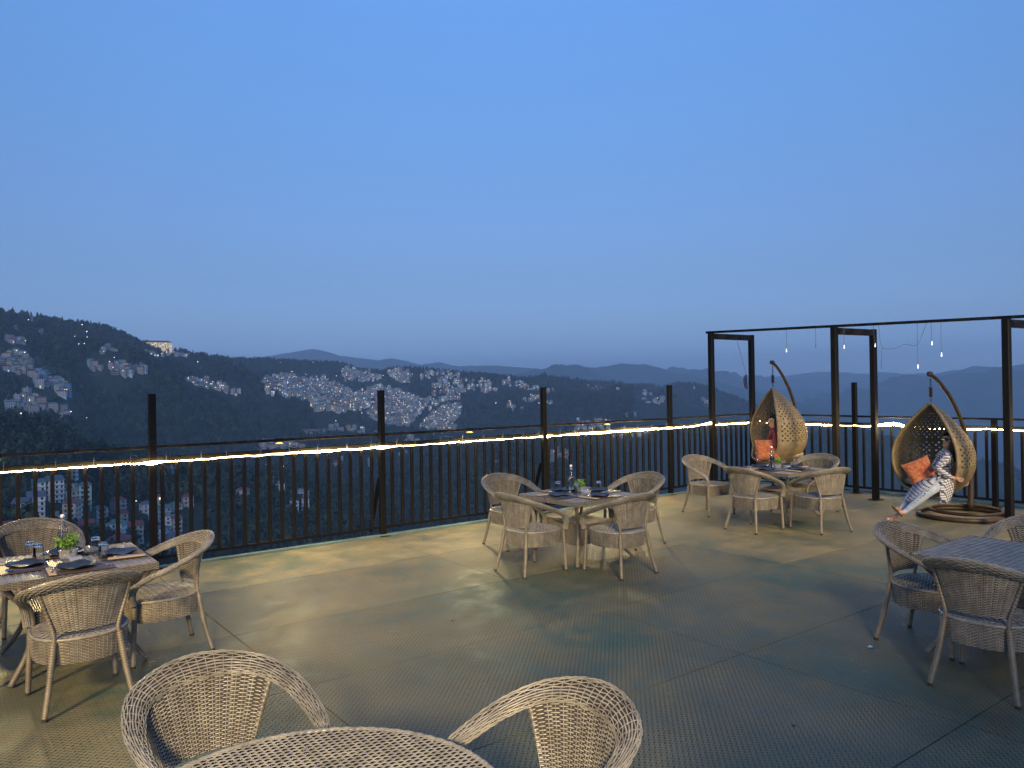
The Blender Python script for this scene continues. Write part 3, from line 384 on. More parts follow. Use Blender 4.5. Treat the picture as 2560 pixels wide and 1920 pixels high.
# ---- forest: one mass of trees on the hills
def tree_mesh(seed, kind):
    rg = np.random.default_rng(seed); mb = MB()
    mb.tube([(0, 0, -1.5), (0.1, 0, 4.0), (0, 0.1, 8.0)], [0.42, 0.3, 0.15], 5, mi=1)
    H = 15.0
    n = 95 if kind == 'round' else 80
    for i in range(n):
        t = rg.random()
        if kind == 'conifer':
            z = 2.5 + t * (H - 2.5); rmax = 3.4 * (1 - (z / (H + 0.8)) ** 1.3) + 0.25
            rr = rmax * (0.45 + 0.6 * rg.random()); a = rg.random() * 6.283
            c = np.array((rr * math.cos(a), rr * math.sin(a), z - 0.25 * rr)); s = 0.75 + 0.9 * rmax / 3.4
            nrm = np.array((math.cos(a) * 0.8, math.sin(a) * 0.8, 0.65))
        else:
            v = rg.normal(size=3); v /= np.linalg.norm(v); v *= (0.55 + 0.5 * rg.random())
            c = np.array((v[0] * 4.4, v[1] * 4.4, 8.2 + v[2] * 4.6)) + rg.normal(size=3) * 0.3; s = 1.5
            nrm = v + np.array((0, 0, 0.4))
        nrm = nrm + rg.normal(size=3) * 0.45; nrm /= np.linalg.norm(nrm)
        p = np.cross(nrm, (0.3, 0.2, 1.0)); p /= np.linalg.norm(p) + 1e-9; q = np.cross(nrm, p)
        L = s * (0.8 + 0.5 * rg.random())
        mb.add([c - p * L * 0.9 - q * L * 0.3, c + q * -L * 0.85 + nrm * 0.2, c + p * L * 0.9 - q * L * 0.2, c + q * L * 0.9 - nrm * 0.25], [(0, 1, 2, 3)])
    return mb

def leafmat(name, c0, c1):
    m = mat(name, c0, 0.85, noise=(0.9, c1, 0.18), spec=0.15)
    nt = m.node_tree
    oi = nt.nodes.new('ShaderNodeObjectInfo'); b = nt.nodes['Principled BSDF']
    src = b.inputs['Base Color'].links[0].from_socket
    hs = nt.nodes.new('ShaderNodeHueSaturation')
    nt.links.new(mnode(nt, 'MULTIPLY_ADD', oi.outputs['Random'], 0.9, 0.6), hs.inputs['Value'])
    nt.links.new(src, hs.inputs['Color']); nt.links.new(hs.outputs[0], b.inputs['Base Color'])
    return m

def build_forest():
    pc = bpy.data.collections.new('forest_trees')
    bark = mat('bark', (0.05, 0.038, 0.028), 0.9)
    lm = [leafmat('needles', (0.030, 0.044, 0.030), (0.052, 0.066, 0.038)), leafmat('leaves', (0.040, 0.056, 0.030), (0.066, 0.080, 0.040))]
    for k, (sd, kd) in enumerate(((1, 'conifer'), (2, 'conifer'), (3, 'round'), (4, 'round'), (5, 'conifer'))):
        o = bpy.data.objects.new('tree_kind_%d' % k, tree_mesh(sd, kd).mesh('tree', [lm[0 if kd == 'conifer' else 1], bark]))
        pc.objects.link(o)
    rg = np.random.default_rng(11)
    P = []
    for r0, r1, n in ((230, 420, 7000), (420, 900, 30000), (900, 1800, 52000), (1800, 3700, 70000)):
        r = np.sqrt(rg.uniform(r0 * r0, r1 * r1, n)); a = np.radians(rg.uniform(-41, 41, n))
        P.append(np.stack([r * (np.cos(a) * CA + np.sin(a) * SA), r * (np.cos(a) * SA - np.sin(a) * CA)], -1))
    P = np.concatenate(P)
    keep = np.ones(len(P), dtype=bool)
    occ = set()
    for z in HOUSES.values():
        for x, y in z:
            for q in (0, 10, 20, 32, 44):                        # the house itself and the slope just below it
                rr = math.hypot(x, y); occ.add((int((x - x / rr * q) // 14), int((y - y / rr * q) // 14)))
    wide = set()
    for n in NEAR_HOUSES:
        for dx in (0, 1):
            for dy in (-1, 0): wide.add((int(n[0] // 12) + dx, int(n[1] // 12) + dy))
    gx = np.floor(P / 14).astype(int); gw = np.floor(P / 12).astype(int)
    for i in range(len(P)):
        if (gx[i, 0], gx[i, 1]) in occ or (gw[i, 0], gw[i, 1]) in wide: keep[i] = False
    dn = fbm(P[:, 0] / 170, P[:, 1] / 170, 77, 4)          # clearings and thickets
    keep &= (dn > -0.30) | (rg.random(len(P)) < 0.25)
    az = np.degrees(np.arctan2(P[:, 0] * SA - P[:, 1] * CA, P[:, 0] * CA + P[:, 1] * SA))
    keep &= (az < 9) | (np.hypot(P[:, 0], P[:, 1]) > 2550)          # the valley side there is bare
    P = P[keep]
    Z = terrain(P[:, 0], P[:, 1])
    me = bpy.data.meshes.new('forest')
    me.vertices.add(len(P)); me.vertices.foreach_set('co', np.column_stack([P, Z - 0.5]).ravel())
    at = me.attributes.new('tree_scale', 'FLOAT', 'POINT'); rr = np.hypot(P[:, 0], P[:, 1])
    at.data.foreach_set('value', (rg.uniform(0.55, 1.25, len(P)) * np.where(rr < 900, 0.85, 1.05)).astype(np.float32))
    me.update()
    o = link(bpy.data.objects.new('forest', me))
    tag(o, 'dark green conifer forest covering the hills across the valley', 'forest', kind='stuff')
    ng = bpy.data.node_groups.new('forest_scatter', 'GeometryNodeTree')
    ng.interface.new_socket('Geometry', in_out='INPUT', socket_type='NodeSocketGeometry')
    ng.interface.new_socket('Geometry', in_out='OUTPUT', socket_type='NodeSocketGeometry')
    N = ng.nodes; L = ng.links
    gi = N.new('NodeGroupInput'); go = N.new('NodeGroupOutput')
    ci = N.new('GeometryNodeCollectionInfo'); ci.inputs['Collection'].default_value = pc; ci.inputs['Separate Children'].default_value = True; ci.inputs['Reset Children'].default_value = True
    ip = N.new('GeometryNodeInstanceOnPoints'); ip.inputs['Pick Instance'].default_value = True
    rv = N.new('FunctionNodeRandomValue'); rv.data_type = 'FLOAT_VECTOR'
    rv.inputs[0].default_value = (-0.06, -0.06, 0); rv.inputs[1].default_value = (0.06, 0.06, 6.28)
    na = N.new('GeometryNodeInputNamedAttribute'); na.data_type = 'FLOAT'; na.inputs['Name'].default_value = 'tree_scale'
    L.new(gi.outputs[0], ip.inputs['Points']); L.new(ci.outputs[0], ip.inputs['Instance'])
    L.new(rv.outputs[0], ip.inputs['Rotation']); L.new(na.outputs[0], ip.inputs['Scale'])
    L.new(ip.outputs[0], go.inputs[0])
    md = o.modifiers.new('scatter', 'NODES'); md.node_group = ng
build_forest()

# ---- houses
WALLS = {'white': (0.80, 0.80, 0.78), 'cream': (0.62, 0.55, 0.42), 'grey': (0.46, 0.45, 0.43), 'blue': (0.30, 0.45, 0.58), 'pink': (0.56, 0.45, 0.42), 'mint': (0.42, 0.58, 0.50), 'brick': (0.32, 0.21, 0.17), 'lit': (0.66, 0.56, 0.38)}  # 'lit' has warm floodlight put into the wall colour
ROOFS = {'red': (0.28, 0.06, 0.05), 'green': (0.10, 0.20, 0.16), 'slate': (0.13, 0.14, 0.16), 'concrete': (0.33, 0.32, 0.31), 'blue': (0.12, 0.22, 0.32)}
WM = {k: mat('wall_' + k, c, 0.85, noise=(0.35, tuple(v * 0.72 for v in c), 0.3)) for k, c in WALLS.items()}
RM = {k: mat('roof_' + k, c, 0.6, noise=(0.5, tuple(v * 0.6 for v in c), 0.25)) for k, c in ROOFS.items()}
PANE = mat('window_glass', (0.02, 0.025, 0.03), 0.15)
LITW = mat('lit_window', (0.8, 0.7, 0.5), 0.5, emit=(1.0, 0.80, 0.52), emit_s=1.6)
LAMPG = mat('street_lamp_glow', (1, 1, 1), 0.5, emit=(1.0, 0.97, 0.90), emit_s=8.0)
SLAB = mat('balcony_slab', (0.45, 0.44, 0.42), 0.8)
for m_ in (LITW, LAMPG): m_.cycles.emission_sampling = 'NONE'
HM = {}
def house_meshes(w, d, st, roof):
    """meshes of one house type: wall, roof, window panes, balcony slabs; the front looks down -Y"""
    key = (w, d, st, roof)
    if key in HM: return HM[key]
    h = 3.0 * st
    wall = MB().box((-w / 2, -d / 2, -9), (w / 2, d / 2, h))
    rf = MB()
    if roof == 'flat':
        rf.box((-w / 2 - 0.3, -d / 2 - 0.3, h), (w / 2 + 0.3, d / 2 + 0.3, h + 0.25)); rf.box((-w / 4, d / 6, h + 0.25), (0, d / 2 - 0.4, h + 2.4))
    elif roof == 'gable':
        e = 0.6; z0 = h + 0.02; zt = h + d * 0.30
        rf.add([(-w / 2 - e, -d / 2 - e, z0 - 0.3), (w / 2 + e, -d / 2 - e, z0 - 0.3), (w / 2 + e, d / 2 + e, z0 - 0.3), (-w / 2 - e, d / 2 + e, z0 - 0.3), (-w / 2 - e, 0, zt), (w / 2 + e, 0, zt)],
               [(0, 1, 5, 4), (3, 4, 5, 2), (0, 4, 3), (1, 2, 5), (0, 3, 2, 1)])
    else:
        e = 0.6; z0 = h + 0.02; zt = h + d * 0.28
        rf.add([(-w / 2 - e, -d / 2 - e, z0), (w / 2 + e, -d / 2 - e, z0), (w / 2 + e, d / 2 + e, z0), (-w / 2 - e, d / 2 + e, z0), (-w / 4, 0, zt), (w / 4, 0, zt)],
               [(0, 1, 5, 4), (2, 3, 4, 5), (0, 4, 3), (1, 2, 5), (0, 3, 2, 1)])
    win = MB(); bal = MB(); nx = max(2, int(w / 2.6)); ny = max(2, int(d / 3.2)); rg = random.Random(hash(key) & 0xffff)
    for s in range(-1, st):
        z = 3 * s + 0.9
        for i in range(nx):
            x = -w / 2 + (i + 0.5) * w / nx
            lit = 1 if rg.random() < 0.025 else 0
            win.box((x - 0.6, -d / 2 - 0.06, z), (x + 0.6, -d / 2 + 0.03, z + 1.45), lit)
        for i in range(ny):
            y = -d / 2 + (i + 0.5) * d / ny
            for sg in (-1, 1):
                win.box((sg * w / 2 - 0.06, y - 0.55, z), (sg * w / 2 + 0.06, y + 0.55, z + 1.4), 0)
        if s >= 0:
            bal.box((-w / 2 - 0.1, -d / 2 - 1.0, 3 * s - 0.15), (w / 2 + 0.1, -d / 2 - 0.01, 3 * s + 0.02))
            bal.box((-w / 2 - 0.1, -d / 2 - 1.0, 3 * s + 0.02), (w / 2 + 0.1, -d / 2 - 0.92, 3 * s + 0.75)) if rg.random() < 0.55 else None
    HM[key] = (wall.mesh('wall', [WM['white']]), rf.mesh('roof', [RM['slate']]), win.mesh('window', [PANE, LITW]), bal.mesh('balcony', [SLAB]))
    return HM[key]

def house(x, y, wall, roofc, w, d, st, roof, rz, label, group, z=None):
    if z is None: z = float(terrain(np.array([x]), np.array([y]))[0])
    root = empty('house', (x, y, z), rz)
    tag(root, label, 'house', group)
    mw, mr, mn, mbal = house_meshes(w, d, st, roof)
    for nm, me, mt in (('wall', mw, WM[wall]), ('roof', mr, RM[roofc]), ('window', mn, None), ('balcony', mbal, None)):
        o = bpy.data.objects.new(nm, me)
        if mt is not None:
            o.material_slots[0].link = 'OBJECT'; o.material_slots[0].material = mt
        if nm in ('window', 'balcony'): o['kind'] = 'stuff'
        link(o, root)
    return root

def face_cam(x, y): return math.atan2(y, x) - math.pi / 2      # front towards the terrace

ZONE_TXT = {'town': 'in the dense far town', 'upper': 'on slopes behind the dense town', 'right': 'on the dark hill past the town', 'lower': 'in woods below the dense town', 'left': 'in the villages on the high hill', 'ridge': 'among trees on the high hill'}
def build_houses():
    rg = random.Random(3)
    rf_txt = {'red': 'red', 'green': 'green', 'slate': 'slate grey', 'concrete': 'flat concrete', 'blue': 'blue'}
    seen = {}
    for x, y, c, w, st in NEAR_HOUSES:
        wall = c if c != 'lit' else 'lit'
        rc = rg.choice(['red', 'green', 'slate', 'concrete', 'concrete', 'slate']) if c not in ('pink', 'brick', 'cream') else 'red'
        roof = 'flat' if rc == 'concrete' else rg.choice(['gable', 'hip'])
        lb = '%s %s house with %s roof in the valley behind the railing' % ({'lit': 'floodlight-tinted yellow', 'brick': 'brick-red', 'mint': 'mint-green'}.get(c, c), ['', 'one-storey', 'two-storey', 'three-storey', 'four-storey'][st], rf_txt[rc])
        house(x, y, wall, rc, round(w * 0.86, 1), round(w * rg.uniform(0.75, 1.0), 1), st, roof, face_cam(x, y) + rg.uniform(-0.5, 0.5), lb, lb.replace(' house ', ' houses '))
    allh = []
    for z, L in HOUSES.items():
        allh += [(math.hypot(x, y), x, y, z) for x, y in L]
    allh.sort()
    zs = terrain(np.array([h[1] for h in allh]), np.array([h[2] for h in allh]))
    rest = MB(); n_ind = 300 - len(NEAR_HOUSES)
    mats = list(WM.values()) + list(RM.values()) + [PANE, LITW]
    wk = list(WM); rk = list(RM)
    pick = set(range(len(allh)))
    # nearest ones as single houses, the mass of the far town as one object
    for i, (r, x, y, z) in enumerate(allh):
        wc = rg.choices(['white', 'cream', 'grey', 'blue', 'pink', 'mint', 'brick'], [22, 30, 22, 3, 14, 4, 5])[0]
        st = rg.choices([1, 2, 3, 4, 5], [10, 26, 34, 20, 10])[0] if z in ('town', 'upper', 'left') else rg.choice([1, 2, 2, 3])
        w = rg.choice([6, 7, 8, 9, 10, 12]); d = rg.choice([6, 7, 8])
        rc = rg.choices(['red', 'green', 'slate', 'concrete', 'blue'], [24, 12, 24, 34, 6])[0]
        roof = 'flat' if rc == 'concrete' else rg.choice(['gable', 'hip', 'hip'])
        rz = face_cam(x, y) + rg.uniform(-0.6, 0.6)
        if i < n_ind:
            lb = '%s %s house with %s roof %s' % ({'brick': 'brick-red', 'mint': 'mint-green'}.get(wc, wc), ['', 'one-storey', 'two-storey', 'three-storey', 'four-storey', 'five-storey'][st], rf_txt[rc], ZONE_TXT[z])
            house(x, y, wc, rc, w, d, st, roof, rz, lb, lb.replace(' house ', ' houses '), float(zs[i]))
        else:
            c, s = math.cos(rz), math.sin(rz); tmp = MB(); h = 3 * st
            tmp.box((-w / 2, -d / 2, -6), (w / 2, d / 2, h), wk.index(wc))
            if roof == 'flat': tmp.box((-w / 2 - 0.3, -d / 2 - 0.3, h + 0.01), (w / 2 + 0.3, d / 2 + 0.3, h + 0.3), 8 + rk.index(rc))
            else:
                zt = h + d * 0.28
                tmp.add([(-w / 2 - .5, -d / 2 - .5, h), (w / 2 + .5, -d / 2 - .5, h), (w / 2 + .5, d / 2 + .5, h), (-w / 2 - .5, d / 2 + .5, h), (-w / 4, 0, zt), (w / 4, 0, zt)], [(0, 1, 5, 4), (2, 3, 4, 5), (0, 4, 3), (1, 2, 5), (0, 3, 2, 1)], 8 + rk.index(rc))
            for s_ in range(st):
                nb = max(2, int(w / 3)); 
                for q in range(nb):
                    xx = -w / 2 + (q + 0.5) * w / nb
                    tmp.box((xx - 0.75, -d / 2 - 0.08, 3 * s_ + 0.8), (xx + 0.75, -d / 2 + 0.02, 3 * s_ + 2.4), 14 if rg.random() < 0.11 else 13)  # extra lit windows, added to brighten and warm the far town
            V = np.concatenate(tmp.v)
            V = np.column_stack([V[:, 0] * c - V[:, 1] * s + x, V[:, 0] * s + V[:, 1] * c + y, V[:, 2] + zs[i]])
            rest.add(V, tmp.f); rest.m[-len(tmp.m):] = tmp.m
    o = rest.build('town_houses', mats)
    tag(o, 'mass of pale houses packed together over the far town ridge', 'town', kind='stuff')
build_houses()

def build_landmarks():
    # large hotel on the crest of the high hill, red roof; wall glow imitates floodlights
    x, y = 476, 2128; z = float(terrain(np.array([x]), np.array([y]))[0]) + 10
    r = empty('hotel', (x, y, z), face_cam(x, y) + 0.12); tag(r, 'large glowing yellow building with red roof on the hill crest', 'building')
    fl = mat('facade_glow', (0.70, 0.60, 0.40), 0.8, noise=(0.08, (0.62, 0.50, 0.30), 0.3), emit=(1.0, 0.76, 0.42), emit_s=0.42)
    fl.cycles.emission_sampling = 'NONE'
    MB().box((-30, -7, -25), (30, 7, 15)).build('wall', fl, r)
    rf = MB()
    rf.add([(-32, -8.5, 15), (32, -8.5, 15), (32, 8.5, 15), (-32, 8.5, 15), (-22, 0, 20), (22, 0, 20)], [(0, 1, 5, 4), (2, 3, 4, 5), (0, 4, 3), (1, 2, 5), (0, 3, 2, 1)])
    rf.build('roof', RM['red'], r)
    for k in range(10):
        for s in range(4):
            MB().box((-27.6 + k * 6 - 1.0, -7.15, 1.2 + s * 3.5), (-27.6 + k * 6 + 1.0, -6.9, 3.2 + s * 3.5)).build('window', LITW if (k * 3 + s) % 4 == 0 else PANE, r)
    # long white lit building a little up the crest
    x, y = 392, 2128; z = float(terrain(np.array([x]), np.array([y]))[0]) + 6
    r = empty('lit_hall', (x, y, z), face_cam(x, y)); tag(r, 'long low white building with lit windows under the hill crest', 'building')
    MB().box((-16, -5, -18), (16, 5, 7)).build('wall', WM['white'], r)
    MB().box((-17, -6, 7.02), (17, 6, 8.2)).build('roof', RM['slate'], r)
    for k in range(7): MB().box((-14.4 + k * 4.4, -5.15, 3.2), (-11.6 + k * 4.4, -4.9, 5.6)).build('window', LITW, r)
    # red advertising board below the hotel
    x, y = 540, 2120; z = float(terrain(np.array([x]), np.array([y]))[0])
    r = empty('lit_sign', (x, y, z), face_cam(x, y)); tag(r, 'small red glowing sign on the slope below the glowing yellow building', 'sign')
    s_ = mat('red_sign_glow', (0.6, 0.05, 0.08), 0.5, emit=(1.0, 0.12, 0.22), emit_s=2.0); s_.cycles.emission_sampling = 'NONE'
    MB().box((-6, -0.4, 16), (6, 0.4, 19)).build('board', s_, r)
    MB().box((-5, -0.3, -6), (-4.4, 0.3, 16)).box((4.4, -0.3, -6), (5, 0.3, 16)).build('post', SLAB, r)
    # lattice mast on the right hill
    x, y = 2010, 1900; z = float(terrain(np.array([x]), np.array([y]))[0])
    r = empty('radio_mast', (x, y, z)); tag(r, 'thin grey radio mast rising out of the forest', 'mast')
    mm = MB()
    for a in range(3):
        c, s = math.cos(a * 2.094), math.sin(a * 2.094); mm.tube([(2.2 * c, 2.2 * s, 0), (0.5 * c, 0.5 * s, 48)], 0.22, 4)
    for k in range(12):
        q = 2.2 - 1.7 * k / 12; mm.tube([(q * math.cos(a * 2.094), q * math.sin(a * 2.094), 4 * k) for a in range(4)], 0.13, 4)
    mm.build('lattice', SLAB, r)
    # street lamps
    lp = None
    for i, (x, y) in enumerate(LAMPS):
        z = float(terrain(np.array([x]), np.array([y]))[0]); rr = math.hypot(x, y)
        if lp is None:
            lp = empty('street_lamp')
            MB().tube([(0, 0, -2), (0, 0, 9)], 0.12, 6).build('post', SLAB, lp)
            g = MB().lathe([(0.02, -0.75), (0.55, -0.45), (0.75, 0), (0.55, 0.45), (0.02, 0.75)], 8); g.build('lamp_head', LAMPG, lp, loc=(0, 0, 9.6))
            o = lp
        else: o = copy_tree(lp)
        k = 0.28 if rr < 800 else (0.55 if rr < 1700 else 0.8)
        o.location = (x, y, z + 6); o.scale = (k, k, k)
        zn = 'among the houses down in the valley' if rr < 900 else ('on the flank of the high wooded hill' if x < 620 else 'over the rooftops of the far town')
        tag(o, 'small white street lamp glowing ' + zn, 'street lamp', 'street lamps ' + zn)
build_landmarks()

# ---- haze over the valley
hz = MB().box((-15900, -15900, -1060), (15900, 15900, 640)).build('haze')
tag(hz, 'thin blue evening haze filling the valley', 'haze', kind='stuff')
_hm = bpy.data.materials.new('haze'); _hm.use_nodes = True; _hn = _hm.node_tree; _hn.nodes.clear()
_ho = _hn.nodes.new('ShaderNodeOutputMaterial'); _hv = _hn.nodes.new('ShaderNodeVolumePrincipled')
_hv.inputs['Color'].default_value = (0.76, 0.88, 1.0, 1); _hv.inputs['Density'].default_value = 1.3e-4; _hv.inputs['Anisotropy'].default_value = 0.0
_hn.links.new(_hv.outputs[0], _ho.inputs['Volume']); hz.data.materials.append(_hm)

# ------------------------------------------------------------------ terrace deck
def deck_material(name, tread, c0, c1, c2, mot=0.38):
    m = bpy.data.materials.new(name); m.use_nodes = True
    nt = m.node_tree; b = nt.nodes['Principled BSDF']
    tc = nt.nodes.new('ShaderNodeTexCoord')
    def noise(scale, detail=5, rough=0.55):
        n = nt.nodes.new('ShaderNodeTexNoise'); n.inputs['Scale'].default_value = scale; n.inputs['Detail'].default_value = detail; n.inputs['Roughness'].default_value = rough
        nt.links.new(tc.outputs['Object'], n.inputs['Vector']); return n.outputs['Fac']
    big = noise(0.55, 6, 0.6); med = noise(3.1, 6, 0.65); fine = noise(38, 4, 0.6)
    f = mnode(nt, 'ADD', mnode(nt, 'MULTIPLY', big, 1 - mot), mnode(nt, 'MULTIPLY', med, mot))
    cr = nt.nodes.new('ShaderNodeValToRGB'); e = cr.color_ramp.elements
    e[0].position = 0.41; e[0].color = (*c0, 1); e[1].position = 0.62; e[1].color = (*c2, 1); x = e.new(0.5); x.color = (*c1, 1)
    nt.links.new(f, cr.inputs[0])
    # rust and dirt stains with a shape of their own
    st = noise(1.7, 8, 0.72)
    sm = nt.nodes.new('ShaderNodeMapRange'); sm.inputs['From Min'].default_value = 0.60; sm.inputs['From Max'].default_value = 0.72
    nt.links.new(st, sm.inputs['Value'])
    mx = nt.nodes.new('ShaderNodeMix'); mx.data_type = 'RGBA'; mx.inputs[7].default_value = (0.10, 0.065, 0.035, 1)
    nt.links.new(mnode(nt, 'MULTIPLY', sm.outputs[0], 0.65), mx.inputs[0]); nt.links.new(cr.outputs[0], mx.inputs[6])
    col = mx.outputs[2]
    # pale scuffs
    sc = noise(9.0, 7, 0.75)
    sr = nt.nodes.new('ShaderNodeMapRange'); sr.inputs['From Min'].default_value = 0.62; sr.inputs['From Max'].default_value = 0.70
    nt.links.new(sc, sr.inputs['Value'])
    mx2 = nt.nodes.new('ShaderNodeMix'); mx2.data_type = 'RGBA'; mx2.inputs[7].default_value = (0.30, 0.29, 0.25, 1)
    nt.links.new(mnode(nt, 'MULTIPLY', sr.outputs[0], 0.35), mx2.inputs[0]); nt.links.new(col, mx2.inputs[6])
    col = mx2.outputs[2]
    h = mnode(nt, 'MULTIPLY', fine, 0.10)
    if tread:
        mp = nt.nodes.new('ShaderNodeMapping'); mp.inputs['Rotation'].default_value = (0, 0, R(45)); k = 1 / 0.030
        mp.inputs['Scale'].default_value = (k, k, k)
        nt.links.new(tc.outputs['Object'], mp.inputs['Vector'])
        sx = nt.nodes.new('ShaderNodeSeparateXYZ'); nt.links.new(mp.outputs[0], sx.inputs[0])
        a, c = sx.outputs['X'], sx.outputs['Y']
        par = mnode(nt, 'MODULO', mnode(nt, 'ADD', mnode(nt, 'FLOOR', a), mnode(nt, 'ADD', mnode(nt, 'FLOOR', c), 20000)), 2.0)
        fa = mnode(nt, 'SUBTRACT', mnode(nt, 'FRACT', a), 0.5); fc = mnode(nt, 'SUBTRACT', mnode(nt, 'FRACT', c), 0.5)
        def ell(p, q): return mnode(nt, 'ADD', mnode(nt, 'POWER', mnode(nt, 'ABSOLUTE', mnode(nt, 'DIVIDE', p, 0.52)), 2.0), mnode(nt, 'POWER', mnode(nt, 'ABSOLUTE', mnode(nt, 'DIVIDE', q, 0.17)), 2.0))
        e1 = ell(fa, fc); e2 = ell(fc, fa)
        d = mnode(nt, 'ADD', mnode(nt, 'MULTIPLY', e1, mnode(nt, 'SUBTRACT', 1.0, par)), mnode(nt, 'MULTIPLY', e2, par))
        bar = nt.nodes.new('ShaderNodeMapRange'); bar.interpolation_type = 'SMOOTHSTEP'
        bar.inputs['From Min'].default_value = 1.25; bar.inputs['From Max'].default_value = 0.35
        nt.links.new(d, bar.inputs['Value'])
        wear = nt.nodes.new('ShaderNodeMapRange'); wear.inputs['From Min'].default_value = 0.40; wear.inputs['From Max'].default_value = 0.56
        nt.links.new(mnode(nt, 'ADD', mnode(nt, 'MULTIPLY', big, 0.5), mnode(nt, 'MULTIPLY', noise(1.3, 3), 0.5)), wear.inputs['Value'])
        amt = mnode(nt, 'MULTIPLY_ADD', wear.outputs[0], 0.6 * tread, 0.4 * tread)
        bh = mnode(nt, 'MULTIPLY', bar.outputs[0], amt)
        h = mnode(nt, 'ADD', h, bh)
        # relief shading put into the colour: raised bars darker than the hollows
        mx3 = nt.nodes.new('ShaderNodeMix'); mx3.data_type = 'RGBA'; mx3.blend_type = 'MULTIPLY'; mx3.inputs[7].default_value = (0.16, 0.16, 0.18, 1)
        nt.links.new(mnode(nt, 'MULTIPLY', bh, 0.8), mx3.inputs[0]); nt.links.new(col, mx3.inputs[6])
        col = mx3.outputs[2]
    nt.links.new(col, b.inputs['Base Color'])
    rr = nt.nodes.new('ShaderNodeMapRange'); rr.inputs['From Min'].default_value = 0.35; rr.inputs['From Max'].default_value = 0.65
    rr.inputs['To Min'].default_value = 0.48; rr.inputs['To Max'].default_value = 0.70
    nt.links.new(med, rr.inputs['Value']); nt.links.new(rr.outputs[0], b.inputs['Roughness'])
    b.inputs['Specular IOR Level'].default_value = 0.32
    bp = nt.nodes.new('ShaderNodeBump'); bp.inputs['Strength'].default_value = 1.0; bp.inputs['Distance'].default_value = 0.016
    nt.links.new(h, bp.inputs['Height']); nt.links.new(bp.outputs[0], b.inputs['Normal'])
    return m

def build_deck():
    base = MB().box((-9.0, -9.0, -0.30), (13.60, 9.46, -0.012)).build('deck', mat('deck_frame', (0.035, 0.035, 0.035), 0.8))
    tag(base, 'terrace floor of steel tread plates', 'floor', kind='structure')
    tread = deck_material('tread_plate', 1.0, (0.046, 0.082, 0.064), (0.100, 0.106, 0.068), (0.155, 0.142, 0.084))  # dark teal: own paint, its patches also standing in for deck shade
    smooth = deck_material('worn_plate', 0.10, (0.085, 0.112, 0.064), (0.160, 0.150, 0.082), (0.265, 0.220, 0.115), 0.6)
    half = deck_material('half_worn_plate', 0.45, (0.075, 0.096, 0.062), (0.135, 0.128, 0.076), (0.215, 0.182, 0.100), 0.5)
    us = [-9.0, -6.3, -3.53, -0.80, 1.98, 4.78, 7.51, 10.25, 13.0, 13.58]
    vs = [-9.0, -7.0, -5.5, -4.0, -2.5, -1.0, 0.52, 2.02, 3.55, 5.02, 6.45, 7.98, 9.40]
    rg = random.Random(8)
    for i in range(len(us) - 1):
        for j in range(len(vs) - 1):
            g = 0.0046; x0, x1, y0, y1 = us[i] + g, us[i + 1] - g, vs[j] + g, vs[j + 1] - g
            t = rg.uniform(-0.0008, 0.0008); c = 0.0025
            # a plate with a soft rolled edge and a very slight sag
            nx, ny = 7, 6
            G = np.zeros((ny, nx, 3))
            for a in range(ny):
                for b in range(nx):
                    fx = b / (nx - 1); fy = a / (ny - 1)
                    G[a, b] = (x0 + (x1 - x0) * fx, y0 + (y1 - y0) * fy, t - 0.002 * math.sin(math.pi * fx) * math.sin(math.pi * fy) * rg.uniform(0.3, 1.6))
            mb = MB().sheet(G)
            V = G; rim = np.concatenate([V[0, :], V[1:, -1], V[-1, -2::-1], V[-2:0:-1, 0]]); low = rim.copy(); low[:, 2] = -0.0115
            k = len(rim); mb.add(np.concatenate([rim, low]), [(q, k + q, k + (q + 1) % k, (q + 1) % k) for q in range(k)])
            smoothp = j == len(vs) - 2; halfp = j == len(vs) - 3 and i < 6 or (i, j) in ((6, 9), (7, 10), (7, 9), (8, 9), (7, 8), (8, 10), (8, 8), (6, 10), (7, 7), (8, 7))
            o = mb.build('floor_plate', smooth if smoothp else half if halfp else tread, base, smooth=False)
    # pale blue-green kerb strip along the edge
    kb = mat('kerb_paint', (0.11, 0.18, 0.18), 0.6, noise=(4.0, (0.07, 0.115, 0.115), 0.2), bump=(20, 0.2, 0.003))
    k = MB().cbox((-9.0, 9.405, -0.05), (13.56, 9.475, 0.030), 0.006).build('kerb', kb); tag(k, kind='structure')
    k = MB().cbox((13.50, -9.0, -0.05), (13.57, 9.40, 0.030), 0.006).build('kerb', kb); tag(k, kind='structure')
build_deck()

# ------------------------------------------------------------------ railings
BLACK = mat('black_paint', (0.0035, 0.0035, 0.004), 0.55, spec=0.22, noise=(30, (0.006, 0.006, 0.006), 0.25), bump=(60, 0.15, 0.002))
BLACK2 = mat('worn_black_paint', (0.0035, 0.0035, 0.004), 0.55, spec=0.22, noise=(5.5, (0.014, 0.013, 0.013), 0.04), bump=(40, 0.2, 0.002))
def bar_mesh(name, L, w, m):
    return MB().cbox((-w / 2, -w / 2, 0), (w / 2, w / 2, L), 0.003).mesh(name, m)
POST = bar_mesh('post', 1.985, 0.075, BLACK); BALU = bar_mesh('baluster', 1.10, 0.038, mat('baluster_paint', (0.0055, 0.005, 0.005), 0.36, spec=0.4, noise=(40, (0.009, 0.008, 0.007), 0.2)))

